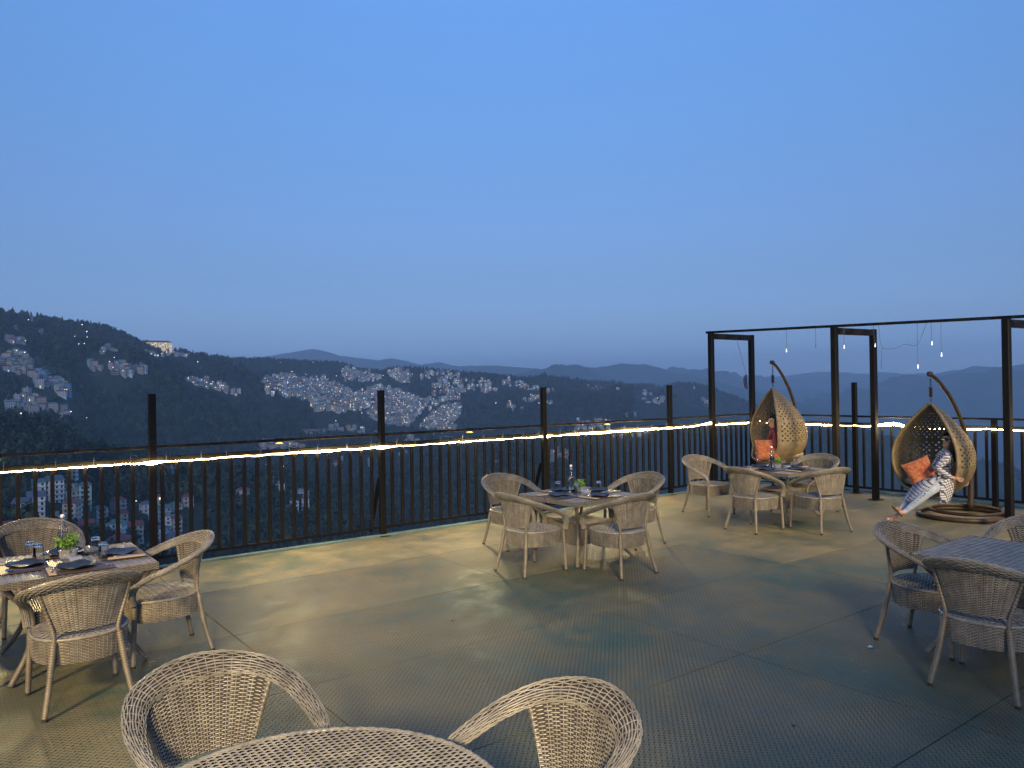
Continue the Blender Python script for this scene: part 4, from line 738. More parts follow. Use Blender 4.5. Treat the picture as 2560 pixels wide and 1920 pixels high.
def railing(name, label, p0, p1, posts, n_bal_gap, braces=(), short=()):
    """p0, p1: ends on the floor; posts: distances along it"""
    a = np.array(p0, dtype=float); b = np.array(p1, dtype=float); L = float(np.linalg.norm(b - a)); rz = math.atan2(b[1] - a[1], b[0] - a[0])
    root = empty(name, (a[0], a[1], 0), rz); tag(root, label, 'railing')
    for z, w, nm in ((0.112, 0.036, 'bottom_rail'), (1.243, 0.042, 'top_rail'), (1.376, 0.034, 'upper_rail')):
        MB().cbox((0, -w / 2, z - w / 2), (L, w / 2, z + w / 2), 0.004).build(nm, BLACK2 if nm == 'upper_rail' else BLACK, root)
    for s in posts:
        o = bpy.data.objects.new('post', POST); o.location = (s, -0.062, 0.0)
        if s in short: o.scale = (1, 1, 0.69)
        link(o, root)
        pl = MB().cbox((-0.075, -0.07, 0.0005), (0.075, 0.07, 0.012), 0.003).build('base_plate', BLACK2, root); pl.location = (s, -0.072, 0.0)
    s = 0.06; ps = sorted(posts)
    k = 0
    while s < L:
        if min(abs(s - p) for p in ps) > 0.045:
            o = bpy.data.objects.new('baluster', BALU); o.location = (s, 0, 0.128); link(o, root)
        s += n_bal_gap
    for s in braces:
        MB().tube([(s, 0.02, 0.78), (s, 0.30, 0.02)], 0.028, 4).build('brace', BLACK, root)
    return root
VR = 9.52
railing('railing', 'long black steel railing with thin balusters along the valley edge', (-4.0, VR), (13.22, VR), [0.24, 3.13, 6.03, 8.92, 11.78, 14.74], 0.156, braces=(8.92, 11.78))
railing('railing', 'black steel railing running behind the two egg swings', (13.22, 9.40), (13.42, 2.0), [2.08, 4.32], 0.165, short=(4.32,))

# ---- rope light tied under the top rail
LED = mat('rope_light', (1.0, 0.9, 0.7), 0.4, emit=(1.0, 0.66, 0.25), emit_s=45.0)
def _uneven(m):
    nt = m.node_tree; b = nt.nodes['Principled BSDF']; tc = nt.nodes.new('ShaderNodeTexCoord')
    n = nt.nodes.new('ShaderNodeTexNoise'); n.inputs['Scale'].default_value = 1.1; n.inputs['Detail'].default_value = 3; nt.links.new(tc.outputs['Object'], n.inputs['Vector'])
    mr = nt.nodes.new('ShaderNodeMapRange'); mr.inputs['From Min'].default_value = 0.38; mr.inputs['From Max'].default_value = 0.66; mr.inputs['To Min'].default_value = 10.0; mr.inputs['To Max'].default_value = 230.0
    nt.links.new(n.outputs['Fac'], mr.inputs['Value']); nt.links.new(mr.outputs[0], b.inputs['Emission Strength'])
_uneven(LED)
def rope(name, label, pts, rad=0.0070):
    P = spline(pts, (len(pts) - 1) * 3 + 1)
    q = fbm(np.arange(len(P)) * 0.021, np.zeros(len(P)), 55, 3)
    o = MB().tube(P, rad * (0.72 + np.clip(q, -0.28, 0.6) * 1.7 + np.array([2.2 * max([math.exp(-((p[0] - (-0.87 + 2.9 * k)) / 0.10) ** 2) for k in range(5)] + [math.exp(-(((p[0] - 11.75) / 0.16) ** 2))]) if p[0] < 13.0 else 2.2 * math.exp(-((p[1] - 6.72) / 0.2) ** 2) for p in P])), 6).build(name, LED, smooth=True)
    tag(o, label, 'rope light')
    return o
_rg = random.Random(4)
def rope_pts(p0, p1, z, step, lifts, off):
    a = np.array(p0); b = np.array(p1); L = np.linalg.norm(b - a); d = (b - a) / L; n = np.array((d[1], -d[0])); out = []
    s = 0.0
    while s <= L:
        dz = _rg.uniform(-0.006, 0.004); o = off
        for l, h, w, oo in lifts:
            q = math.exp(-((s - l) / w) ** 2); dz += h * q; o += oo * q
        p = a + d * s + n * o
        out.append((p[0], p[1], z + dz)); s += step
    return out
_lf = [(3.13 + 2.9 * k, 0.004, 0.06, 0.075) for k in range(5)] + [(15.70, 0.05, 0.22, 0.16)]
rope('rope_light', 'warm glowing rope light tied along the long valley railing', rope_pts((-4.0, VR), (13.15, VR), 1.205, 0.09, _lf, 0.036))
rope('rope_light', 'warm glowing rope light tied along the railing behind the egg swings', rope_pts((13.22, 9.36), (13.42, 2.0), 1.205, 0.09, [(0.02, 0.05, 0.20, 0.06), (2.08, 0.01, 0.1, 0.08), (2.70, 0.05, 0.25, 0.0), (4.32, 0.02, 0.25, 0.08), (5.2, 0.02, 0.2, 0.0)], 0.036))
# cable ties that hold the rope light
TIE = mat('cable_tie', (0.45, 0.45, 0.44), 0.4)
tie0 = None
for i in range(46):
    s = -3.8 + i * 0.372 + _rg.uniform(-0.05, 0.05)
    if tie0 is None:
        tie0 = MB().tube([(0, -0.030, 1.19), (0, -0.030, 1.262), (0.004, -0.026, 1.306)], 0.0014, 4).tube([(0, -0.030, 1.262), (0, 0.024, 1.268)], 0.0014, 4).build('cable_tie', TIE); o = tie0
    else: o = tie0.copy(); link(o)
    o.location = (s, VR, 0); tag(o, 'tiny pale cable tie sticking up from the long railing', 'cable tie', 'cable ties on the long railing')

# ---- clamp lamps under the upper rail
YEL = mat('lamp_glow', (1.0, 0.9, 0.4), 0.4, emit=(1.0, 0.76, 0.10), emit_s=0.8)
def clamp_lamp(x, label):
    r = empty('clamp_lamp', (x, VR, 1.376)); tag(r, label, 'lamp', 'clamp lamps on the upper rail')
    MB().cbox((-0.05, -0.032, -0.022), (0.05, 0.026, 0.024), 0.004).build('housing', BLACK, r)
    g = MB(); g.add([(-0.020, -0.028, -0.024), (0.020, -0.028, -0.024), (0.042, -0.046, -0.044), (-0.042, -0.046, -0.044), (-0.020, 0.02, -0.024), (0.020, 0.02, -0.024), (0.042, 0.03, -0.044), (-0.042, 0.03, -0.044)],
                   [(0, 1, 2, 3), (5, 4, 7, 6), (0, 3, 7, 4), (1, 5, 6, 2), (3, 2, 6, 7), (0, 4, 5, 1)])
    g.build('lens', YEL, r)
    ld = bpy.data.lights.new('clamp_lamp_light', 'SPOT'); ld.energy = CLAMP_W; ld.color = (1.0, 0.78, 0.34); ld.spot_size = R(150); ld.spot_blend = 0.8; ld.shadow_soft_size = 0.05
    lo = bpy.data.objects.new('clamp_lamp_light', ld); lo.location = (0, -0.10, -0.08); lo.rotation_euler = (R(-48), 0, 0); link(lo, r)
CLAMP_W = 100.0
for x, lb in ((0.55, 'yellow clamp lamp on the upper rail cut by the picture edge'), (3.52, 'yellow clamp lamp on the upper rail between the first two railing posts'), (6.40, 'yellow clamp lamp on the upper rail between second and third posts'), (9.22, 'yellow clamp lamp on the upper rail beyond the middle table')):
    clamp_lamp(x, lb)

# ------------------------------------------------------------------ pergola frames
def pergola():
    fr = [((11.78, 9.33), (12.98, 9.30)), ((11.66, 6.78), (12.72, 6.70)), ((11.52, 4.24), (12.62, 4.16))]
    names = ['black steel portal frame at the far railing corner', 'black steel portal frame between the two egg swings', 'black steel portal frame nearest the bare table at the picture edge']
    for (a, b), nm, H in zip(fr, names, (2.95, 2.875, 2.805)):
        r = empty('portal_frame', (a[0], a[1], 0)); tag(r, nm, 'frame', 'pergola frames')
        dx, dy = b[0] - a[0], b[1] - a[1]; rz = math.atan2(dy, dx); L = math.hypot(dx, dy)
        r.rotation_euler = (0, 0, rz)
        w = 0.045
        for s in (0, L):
            MB().cbox((s - w, -w, 0), (s + w, w, H), 0.005).build('post', BLACK, r)
            MB().cbox((s - 0.09, -0.09, 0.0005), (s + 0.09, 0.09, 0.013), 0.003).build('base_plate', BLACK2, r)
        MB().cbox((w + 0.002, -w * 0.9, H - 0.11), (L - w - 0.002, w * 0.9, H - 0.005), 0.005).build('beam', BLACK2, r)
    p = [(11.80, 9.45, 2.974), (11.66, 6.78, 2.897), (11.52, 4.24, 2.827), (11.40, 2.4, 2.78)]
    o = MB().tube(spline(p, 25), 0.030, 4, up=(0, 0, 1)).build('pergola_bar', BLACK2)
    tag(o, 'long peeling black bar laid across the tops of the frames', 'bar')
pergola()

# ---- hanging drop lights
WIRE = mat('thin_wire', (0.10, 0.12, 0.15), 0.5)
BULB = mat('drop_bulb', (0.9, 0.95, 1.0), 0.1, emit=(0.92, 0.96, 1.0), emit_s=1.8); BULB.cycles.emission_sampling = 'NONE'
def drop_light(v, dx, L, label, lit=True, dy=0.0):
    u = 11.52 + (v - 4.24) * 0.055 - 0.03
    zb_ = 2.827 + (v - 4.24) * 0.0277 - 0.02; L = L + zb_ - 2.885; r = empty('drop_light', (u, v, zb_)); tag(r, label, 'hanging light', 'drop lights hung from the pergola bar')
    e = np.array((dx, dy, -L))
    MB().tube([(0, 0, 0), tuple(e * 0.55 + np.array((0.008, 0.006, 0))), tuple(e)], 0.0035, 5).build('wire', WIRE, r)
    b = MB().lathe([(0.002, 0.05), (0.009, 0.04), (0.011, 0.02), (0.006, 0.008), (0.014, -0.004), (0.019, -0.022), (0.014, -0.04), (0.002, -0.048)], 10)
    bo = b.build('bulb', BULB if lit else WIRE, r, loc=tuple(e)); bo.scale = (0.5, 0.5, 0.62)
drop_light(7.65, -0.02, 0.34, 'drop light hanging above the egg swing by the far frame')
drop_light(7.10, 0.0, 0.28, 'unlit clear drop light beside the middle pergola frame', lit=False)
drop_light(6.59, 0.0, 0.33, 'drop light hanging just past the middle pergola post')
drop_light(6.10, 0.05, 0.33, 'drop light slanting across the far post of the middle frame')
drop_light(5.22, 0.02, 0.35, 'short drop light hanging straight above the woman\'s egg swing')
drop_light(5.08, 0.0, 0.52, 'longer drop light hanging beside the nearest frame')
o = MB().tube(spline([(11.60, 6.02, 2.85), (11.60, 5.97, 2.52), (11.60, 5.78, 2.49), (11.60, 5.62, 2.54), (11.59, 5.44, 2.53), (11.58, 5.30, 2.83)], 30), 0.003, 5).build('sagging_wire', WIRE)
tag(o, 'thin loose wire sagging from the pergola bar', 'wire')
o = MB().tube([(11.60, 5.97, 2.52), (11.60, 5.99, 2.18)], 0.004, 5).build('loose_wire_end', WIRE); tag(o, 'loose wire end hanging under the pergola bar', 'wire')
drop_light(5.42, 0.0, 0.68, 'drop light hanging lowest, on the sagging wire')
# broken lamp dangling by the far frame
r = empty('dangling_lamp', (12.72, 9.20, 2.05)); tag(r, 'small dark blue lamp dangling on a cord at the far frame', 'lamp')
MB().tube(spline([(-0.25, 0.05, 0.76), (-0.18, 0.02, 0.5), (-0.05, 0, 0.1)], 8), 0.004, 5).build('cord', WIRE, r)
MB().tube(spline([(-0.05, 0, 0.12), (-0.09, 0, 0.03), (-0.07, 0, -0.10), (-0.03, 0, -0.17)], 10), [0.01, 0.03, 0.045, 0.05, 0.05, 0.05, 0.045, 0.04, 0.03, 0.01], 8, flat=(1, 0.5)).build('shade', mat('dark_blue_plastic', (0.02, 0.035, 0.08), 0.4), r)

# ------------------------------------------------------------------ warm floodlights of the restaurant behind the viewer, one more added off to the right
def flood(loc, target, watts, size, blend, col=(1.0, 0.74, 0.40), soft=0.10):
    ld = bpy.data.lights.new('flood_lamp', 'SPOT'); ld.energy = watts; ld.color = col; ld.spot_size = R(size); ld.spot_blend = blend; ld.shadow_soft_size = soft
    lo = bpy.data.objects.new('flood_lamp', ld); lo.location = loc
    lo.rotation_euler = (Vector(target) - Vector(loc)).to_track_quat('-Z', 'Y').to_euler(); link(lo)
flood((-4.2, 1.6, 4.2), (0.4, 6.3, 0.0), 4300, 42, 0.6, soft=0.45, col=(1.0, 0.67, 0.28))
flood((-1.0, -4.2, 6.5), (8.0, 8.6, 0.0), 8500, 31, 0.8, soft=1.0, col=(1.0, 0.70, 0.32))
flood((8.6, -4.5, 6.0), (10.4, 6.4, 0.0), 7500, 44, 0.9, soft=0.9, col=(1.0, 0.72, 0.36))  # added unseen lamp, brightens the deck by the egg swings
flood((-1.9, -2.2, 3.1), (1.15, 2.75, 0.6), 4600, 30, 0.6, soft=0.30, col=(1.0, 0.74, 0.40))

# ------------------------------------------------------------------ woven furniture
def wicker_mat(name, c0, c1, rough=0.42):
    m = bpy.data.materials.new(name); m.use_nodes = True
    nt = m.node_tree; b = nt.nodes['Principled BSDF']
    tc = nt.nodes.new('ShaderNodeTexCoord')
    n = nt.nodes.new('ShaderNodeTexNoise'); n.inputs['Scale'].default_value = 14; n.inputs['Detail'].default_value = 6; n.inputs['Roughness'].default_value = 0.7
    nt.links.new(tc.outputs['Object'], n.inputs['Vector'])
    cr = nt.nodes.new('ShaderNodeValToRGB'); e = cr.color_ramp.elements
    e[0].position = 0.34; e[0].color = (*c0, 1); e[1].position = 0.68; e[1].color = (*c1, 1)
    oi = nt.nodes.new('ShaderNodeObjectInfo')
    nt.links.new(n.outputs['Fac'], cr.inputs[0])
    hs = nt.nodes.new('ShaderNodeHueSaturation'); nt.links.new(cr.outputs[0], hs.inputs['Color'])
    nt.links.new(mnode(nt, 'MULTIPLY_ADD', oi.outputs['Random'], 0.24, 0.88), hs.inputs['Value'])
    nt.links.new(hs.outputs[0], b.inputs['Base Color'])
    n2 = nt.nodes.new('ShaderNodeTexNoise'); n2.inputs['Scale'].default_value = 300
    nt.links.new(tc.outputs['Object'], n2.inputs['Vector'])
    bp = nt.nodes.new('ShaderNodeBump'); bp.inputs['Strength'].default_value = 0.25; bp.inputs['Distance'].default_value = 0.001
    nt.links.new(n2.outputs['Fac'], bp.inputs['Height']); nt.links.new(bp.outputs[0], b.inputs['Normal'])
    b.inputs['Roughness'].default_value = rough; b.inputs['Specular IOR Level'].default_value = 0.5
    return m
WICK = wicker_mat('wicker', (0.134, 0.128, 0.110), (0.275, 0.262, 0.226), 0.34)
WICKL = wicker_mat('wrapped_wicker', (0.085, 0.076, 0.060), (0.165, 0.148, 0.118), 0.4)
CORE = mat('wicker_core', (0.022, 0.018, 0.014), 0.8)
FOOT = mat('rubber_foot', (0.02, 0.018, 0.016), 0.7)

def strand(mb, P, N, w, t, mi=0):
    """a flat ribbon strand along points P with normals N"""
    T = np.gradient(P, axis=0); T /= np.linalg.norm(T, axis=1)[:, None] + 1e-12
    B = np.cross(T, N); B /= np.linalg.norm(B, axis=1)[:, None] + 1e-12
    m = len(P)
    V = np.stack([P - B * w / 2, P + N * t, P + B * w / 2, P - N * t], 1).reshape(-1, 3)
    i = np.arange(m - 1)[:, None] * 4; j = np.arange(4)[None, :]; k = (j + 1) % 4
    F = np.stack([i + j, i + k, i + 4 + k, i + 4 + j], -1).reshape(-1, 4)
    mb.add(V, F.tolist(), mi)

def surf_normals(S, u, v, h=1e-3):
    a = S(np.clip(u + h, 0, 1), v) - S(np.clip(u - h, 0, 1), v); b = S(u, np.clip(v + h, 0, 1)) - S(u, np.clip(v - h, 0, 1))
    n = np.cross(a, b); return n / (np.linalg.norm(n, axis=-1)[:, None] + 1e-12)

def weave(mb, S, nu, nv, amp=0.0028, w=0.0075, t=0.0016, sub=2, stakes=True, closed=False, core=True, stake_w=0.0038, flip=1.0, pair=1):
    """plain weave on surface S(u, v): nv weft strands along u that pass over and under nu stakes along v"""
    U = np.linspace(0, 1, nu * sub + 1)
    for j in range(nv):
        v = np.full_like(U, (j + 0.5) / nv)
        P = S(U, v); N = surf_normals(S, U, v) * flip
        P = P + N * (amp * np.cos(math.pi * (U * nu + j // pair)))[:, None]
        strand(mb, P, N, w, t)
    if stakes:
        V = np.linspace(0, 1, nv * 2 + 1)
        for k in range(nu + 1):
            u = np.full_like(V, k / nu)
            P = S(u, V); N = surf_normals(S, u, V) * flip
            P = P - N * (amp * 0.6 * np.cos(math.pi * (k + V * nv / pair - 0.5)))[:, None]
            strand(mb, P, N, stake_w, 0.0016)
    if core:
        nu2, nv2 = max(4, nu // 2), max(4, nv // 4)
        uu, vv = np.meshgrid(np.linspace(0, 1, nu2 + 1), np.linspace(0, 1, nv2 + 1))
        G = S(uu.ravel(), vv.ravel()).reshape(nv2 + 1, nu2 + 1, 3)
        mb.sheet(G, mi=1)

def wrapped(mb, path, r0, r1, pitch=0.0135, n=9):
    """a leg wrapped in strand: a tube with rounded rings"""
    P = np.asarray(path, dtype=float)
    L = np.sum(np.linalg.norm(np.diff(P, axis=0), axis=1)); k = max(4, int(L / pitch))
    Q = spline(P, k * 3 + 1)
    r = np.linspace(r0, r1, k * 3 + 1) + np.where(np.arange(k * 3 + 1) % 3 == 0, -0.0042, 0.0012)
    mb.tube(Q, r, n)

RIM = np.array([(0.25, 0.255, 0.43), (0.258, 0.262, 0.50), (0.275, 0.235, 0.565), (0.298, 0.150, 0.612), (0.312, 0.03, 0.655), (0.300, -0.10, 0.705), (0.240, -0.225, 0.752), (0.125, -0.292, 0.782), (0, -0.312, 0.79)])
RIM_F = np.vstack([RIM, RIM[-2::-1] * np.array((-1, 1, 1))])
def rim_path(s):
    return spline_eval(RIM_F, s)
def spline_eval(pts, s):
    P = np.asarray(pts, dtype=float); P = np.vstack([2 * P[0] - P[1], P, 2 * P[-1] - P[-2]]); m = len(P) - 3
    t = np.clip(np.asarray(s, dtype=float), 0, 1) * m; i = np.minimum(t.astype(int), m - 1); f = (t - i)[:, None]
    a, b, c, d = P[i], P[i + 1], P[i + 2], P[i + 3]
    return 0.5 * ((2 * b) + (-a + c) * f + (2 * a - 5 * b + 4 * c - d) * f ** 2 + (-a + 3 * b - 3 * c + d) * f ** 3)
def rim_frame(s):
    P = spline_eval(RIM_F, s); h = 2e-3
    T = spline_eval(RIM_F, np.clip(s + h, 0, 1)) - spline_eval(RIM_F, np.clip(s - h, 0, 1)); T /= np.linalg.norm(T, axis=1)[:, None]
    out = P * np.array((1, 1, 0)); out /= np.linalg.norm(out, axis=1)[:, None]
    bk = np.clip(1 - np.abs(s - 0.5) / 0.32, 0, 1)[:, None]           # 1 at the back, 0 at the arm fronts
    Wd = out * (0.95 - 0.22 * bk) + np.array((0, 0, 1.0)) * (0.22 + 0.50 * bk)
    Wd = Wd - T * (Wd * T).sum(1)[:, None]; Wd /= np.linalg.norm(Wd, axis=1)[:, None]
    Nn = np.cross(T, Wd)
    half = 0.024 + 0.032 * bk[:, 0] ** 0.8
    return P, T, Wd, Nn, half
def rim_surf(u, v):
    """u along the rim, v round its section"""
    P, T, Wd, Nn, half = rim_frame(np.asarray(u))
    a = np.asarray(v) * 2 * math.pi
    return P + Wd * (np.cos(a) * half)[:, None] + Nn * (np.sin(a) * 0.017)[:, None]
def seat_outline(a):
    """rounded D outline of the seat, angle a from the front centre"""
    c, s = np.cos(a), np.sin(a); n = 3.2
    r = (np.abs(s / 0.262) ** n + np.abs(c / 0.25) ** n) ** (-1 / n)
    y = r * c; x = r * s
    x = x * np.where(y < 0, 1 - 0.30 * (y / 0.25) ** 2, 1.0)
    return x, y + 0.012

def chair_meshes():
    M = {}
    # rim: arms and top of the back in one band
    mb = MB()
    na, nc = 60, 24
    U = np.linspace(0, 1, na * 3 + 1)
    for j in range(nc):
        v = np.full_like(U, j / nc); P = rim_surf(U, v)
        ctr = rim_frame(U)[0]; N = P - ctr; N /= np.linalg.norm(N, axis=1)[:, None]
        P = P + N * (0.0026 * np.cos(math.pi * (U * na + j)))[:, None]
        half = rim_frame(U)[4]
        strand(mb, P, N, 0.0074, 0.0024)
    for k in range(na + 1):
        v = np.linspace(0, 1, 17); u = np.full_like(v, k / na); P = rim_surf(u, v)
        ctr = rim_frame(u)[0]; N = P - ctr; N /= np.linalg.norm(N, axis=1)[:, None]
        strand(mb, P + N * 0.0002, N, 0.004, 0.0013)
    uu = np.linspace(0, 1, 50); G = np.stack([rim_surf(uu, np.full_like(uu, q / 10)) + (rim_frame(uu)[0] - rim_surf(uu, np.full_like(uu, q / 10))) * 0.14 for q in range(11)], 0)
    mb.sheet(G, mi=1)
    M['arm_rim'] = mb.mesh('arm_rim', [WICK, CORE], smooth=True)
    # backrest panel: from a low curve above the seat up to the inner edge of the rim
    s0, s1 = 0.352, 0.648
    def back(u, v):
        u = np.asarray(u); v = np.asarray(v)
        P, T, Wd, Nn, half = rim_frame(s0 + u * (s1 - s0))
        top = P - Wd * (half * 0.75)[:, None]
        x = (0.5 - u) * 0.345; low = np.stack([x, -0.215 - 0.028 * np.cos(u * math.pi * 2 - math.pi) * 0 + 0.05 * (2 * u - 1) ** 2 - 0.012, np.full_like(x, 0.475)], -1)
        bow = np.sin(v * math.pi)[:, None] * np.array((0, -0.006, 0))
        return low + (top - low) * v[:, None] + bow + np.array((0, 1, 0)) * (0.020 * (v * (1 - v)))[:, None]
    mb = MB(); weave(mb, back, 17, 38, amp=0.0032, w=0.0068, t=0.0024, sub=3)
    M['backrest'] = mb.mesh('backrest', [WICK, CORE], smooth=True)
    # the underside of the lip seen from behind: open stakes from panel to rim
    mb = MB()
    for k in range(18):
        u = np.array([k / 17.0]); a = back(u, np.array([0.93]))[0] + np.array((0, -0.004, 0)); P, T, Wd, Nn, half = rim_frame(s0 + u * (s1 - s0))
        b_ = (P + Wd * (half * 0.93)[:, None])[0]; c_ = (a + b_) / 2 + np.array((0, -0.006, -0.004))
        mb.tube([a, c_, b_], 0.0022, 5)
    M['lip_stakes'] = mb.mesh('lip_stakes', [WICK], smooth=True)
    # seat: closely laid ribs over a domed pad
    mb = MB()
    for j in range(44):
        y = -0.236 + (j + 0.5) * 0.498 / 44
        a = np.linspace(0, math.pi, 240); xo, yo = seat_outline(a); k = np.argmin(np.abs(yo - y)); xm = max(0.05, xo[k] - 0.002)
        X = np.linspace(-xm, xm, 41)
        z = 0.436 + 0.010 * (1 - (X / xm) ** 2) * (1 - (y / 0.28) ** 2) + 0.0022 * np.cos(math.pi * (np.arange(41) * 0.5 + j)) + 0.002 * np.cos(j * math.pi / 2)
        P = np.stack([X, np.full_like(X, y), z], -1); N = np.tile(np.array((0, 0, 1.0)), (41, 1))
        strand(mb, P, N, 0.0105, 0.0022)
    a = np.linspace(0, 2 * math.pi, 49); xo, yo = seat_outline(a)
    mb.add(np.stack([xo * 0.97, yo * 0.97, np.full_like(xo, 0.432)], -1)[:-1], [tuple(range(48))], 1)
    mb.add(np.stack([xo * 0.97, yo * 0.97, np.full_like(xo, 0.345)], -1)[:-1], [tuple(range(48))], 1)
    P = np.stack([xo * 1.0, yo * 1.0, np.full_like(xo, 0.432)], -1)[:-1]
    mb.tube(P, 0.009, 6, closed=True)
    M['seat'] = mb.mesh('seat', [WICK, CORE], smooth=True)
    # apron band under the seat
    def apron(u, v):
        a = np.asarray(u) * 2 * math.pi; xo, yo = seat_outline(a); k = 1.012 - 0.045 * np.asarray(v)
        return np.stack([xo * k, yo * k, 0.430 - 0.145 * np.asarray(v) - 0.012 * np.asarray(v) * np.cos(2 * a) * 0], -1)
    mb = MB(); weave(mb, apron, 58, 16, amp=0.0030, w=0.0066, t=0.0024, flip=1.0)
    M['apron'] = mb.mesh('apron', [WICK, CORE], smooth=True)
    for nm, p in (('front', [(0.236, 0.243, 0.42), (0.243, 0.252, 0.20), (0.250, 0.262, 0.014)]), ('rear', [(0.176, -0.200, 0.42), (0.205, -0.232, 0.20), (0.238, -0.275, 0.014)])):
        for sg in (1, -1):
            mb = MB(); q = np.array(p) * np.array((sg, 1, 1)); wrapped(mb, q, 0.0195, 0.0165)
            M['leg', nm, sg] = (mb.mesh('leg', [WICKL], smooth=True), MB().lathe([(0.0165, 0), (0.0165, 0.02)], 10, center=(q[-1][0], q[-1][1], 0)).mesh('foot', [FOOT]))
    for sg in (1, -1):
        P, T, Wd, Nn, half = rim_frame(np.array([s0 if sg == 1 else s1]))
        tp = P[0] - Wd[0] * half[0] * 0.5
        mb = MB(); wrapped(mb, [(sg * 0.176, -0.200, 0.41), (sg * 0.177, -0.192, 0.48), tuple(tp)], 0.0135, 0.0115)
        M['back_post', sg] = mb.mesh('back_post', [WICKL], smooth=True)
    return M
CHM = chair_meshes()
def make_chair(x, y, face, label, group, tilt=0.0, sc=1.06):
    """face: direction the sitter looks, as an angle"""
    r = empty('wicker_armchair', (x, y, 0), face - math.pi / 2); tag(r, label, 'chair', group)
    r.scale = (sc, sc, sc)
    for nm in ('arm_rim', 'backrest', 'lip_stakes', 'seat', 'apron'):
        link(bpy.data.objects.new(nm, CHM[nm]), r)
    for k, me in CHM.items():
        if isinstance(k, tuple) and k[0] == 'leg':
            l = link(bpy.data.objects.new('leg', me[0]), r); link(bpy.data.objects.new('foot', me[1]), l)
        elif isinstance(k, tuple): link(bpy.data.objects.new('back_post', me), r)
    return r
PU, MU, PV, MV = 0.0, math.pi, math.pi / 2, -math.pi / 2
CHAIRS = [
    (5.215, 6.60, PU + 0.02, 'wicker armchair at the middle table with its back to us, on the left', 'chairs round the middle table'),
    (5.905, 5.93, PV - 0.03, 'wicker armchair at the middle table with its back to us, on the right', 'chairs round the middle table'),
    (5.88, 7.80, MV - 0.05, 'wicker armchair behind the middle table, nearest the railing post', 'chairs round the middle table'),
    (7.08, 6.85, MU + 0.05, 'wicker armchair at the far side of the middle table, to the right of the bottle', 'chairs round the middle table'),
    (9.00, 6.45, PU - 0.03, 'wicker armchair in front of the egg swing table, back towards us', 'chairs round the table by the egg swings'),
    (9.62, 5.84, PV - 0.28, 'wicker armchair turned slightly out from the table by the egg swings', 'chairs round the table by the egg swings'),
    (9.62, 7.72, MV - 0.12, 'wicker armchair beside the far pergola post at the egg swing table', 'chairs round the table by the egg swings'),
    (10.85, 6.70, MU + 0.10, 'wicker armchair behind the egg swing table, below the hanging egg', 'chairs round the table by the egg swings'),
    (0.79, 5.80, PV + 0.04, 'wicker armchair seen from behind at the laid table at the picture edge', 'chairs round the laid table'),
    (1.435, 6.42, MU + 0.04, 'wicker armchair seen from the side beside the laid table with the bottle', 'chairs round the laid table'),
    (0.74, 7.84, MV + 0.02, 'wicker armchair behind the laid table, in front of the railing', 'chairs round the laid table'),
    (0.06, 6.58, PU, 'wicker armchair cut off by the picture edge at the laid table', 'chairs round the laid table'),
    (6.085, 2.795, MV - 0.03, 'empty wicker armchair facing the bare square table, its side to us', 'chairs round the bare square table'),
    (5.525, 2.17, PU + 0.05, 'wicker armchair at the bare square table with its back to us', 'chairs round the bare square table'),
    (7.02, 2.40, MU + 0.02, 'wicker armchair at the far side of the bare square table, only its arm showing', 'chairs round the bare square table'),
    (0.93, 3.10, MV + 0.10, 'large wicker armchair in front, left of the round table', 'chairs at the round table in front'),
    (1.66, 2.13, MU - 0.06, 'large wicker armchair in front, right of the round table', 'chairs at the round table in front'),
]
for c in CHAIRS: make_chair(*c)

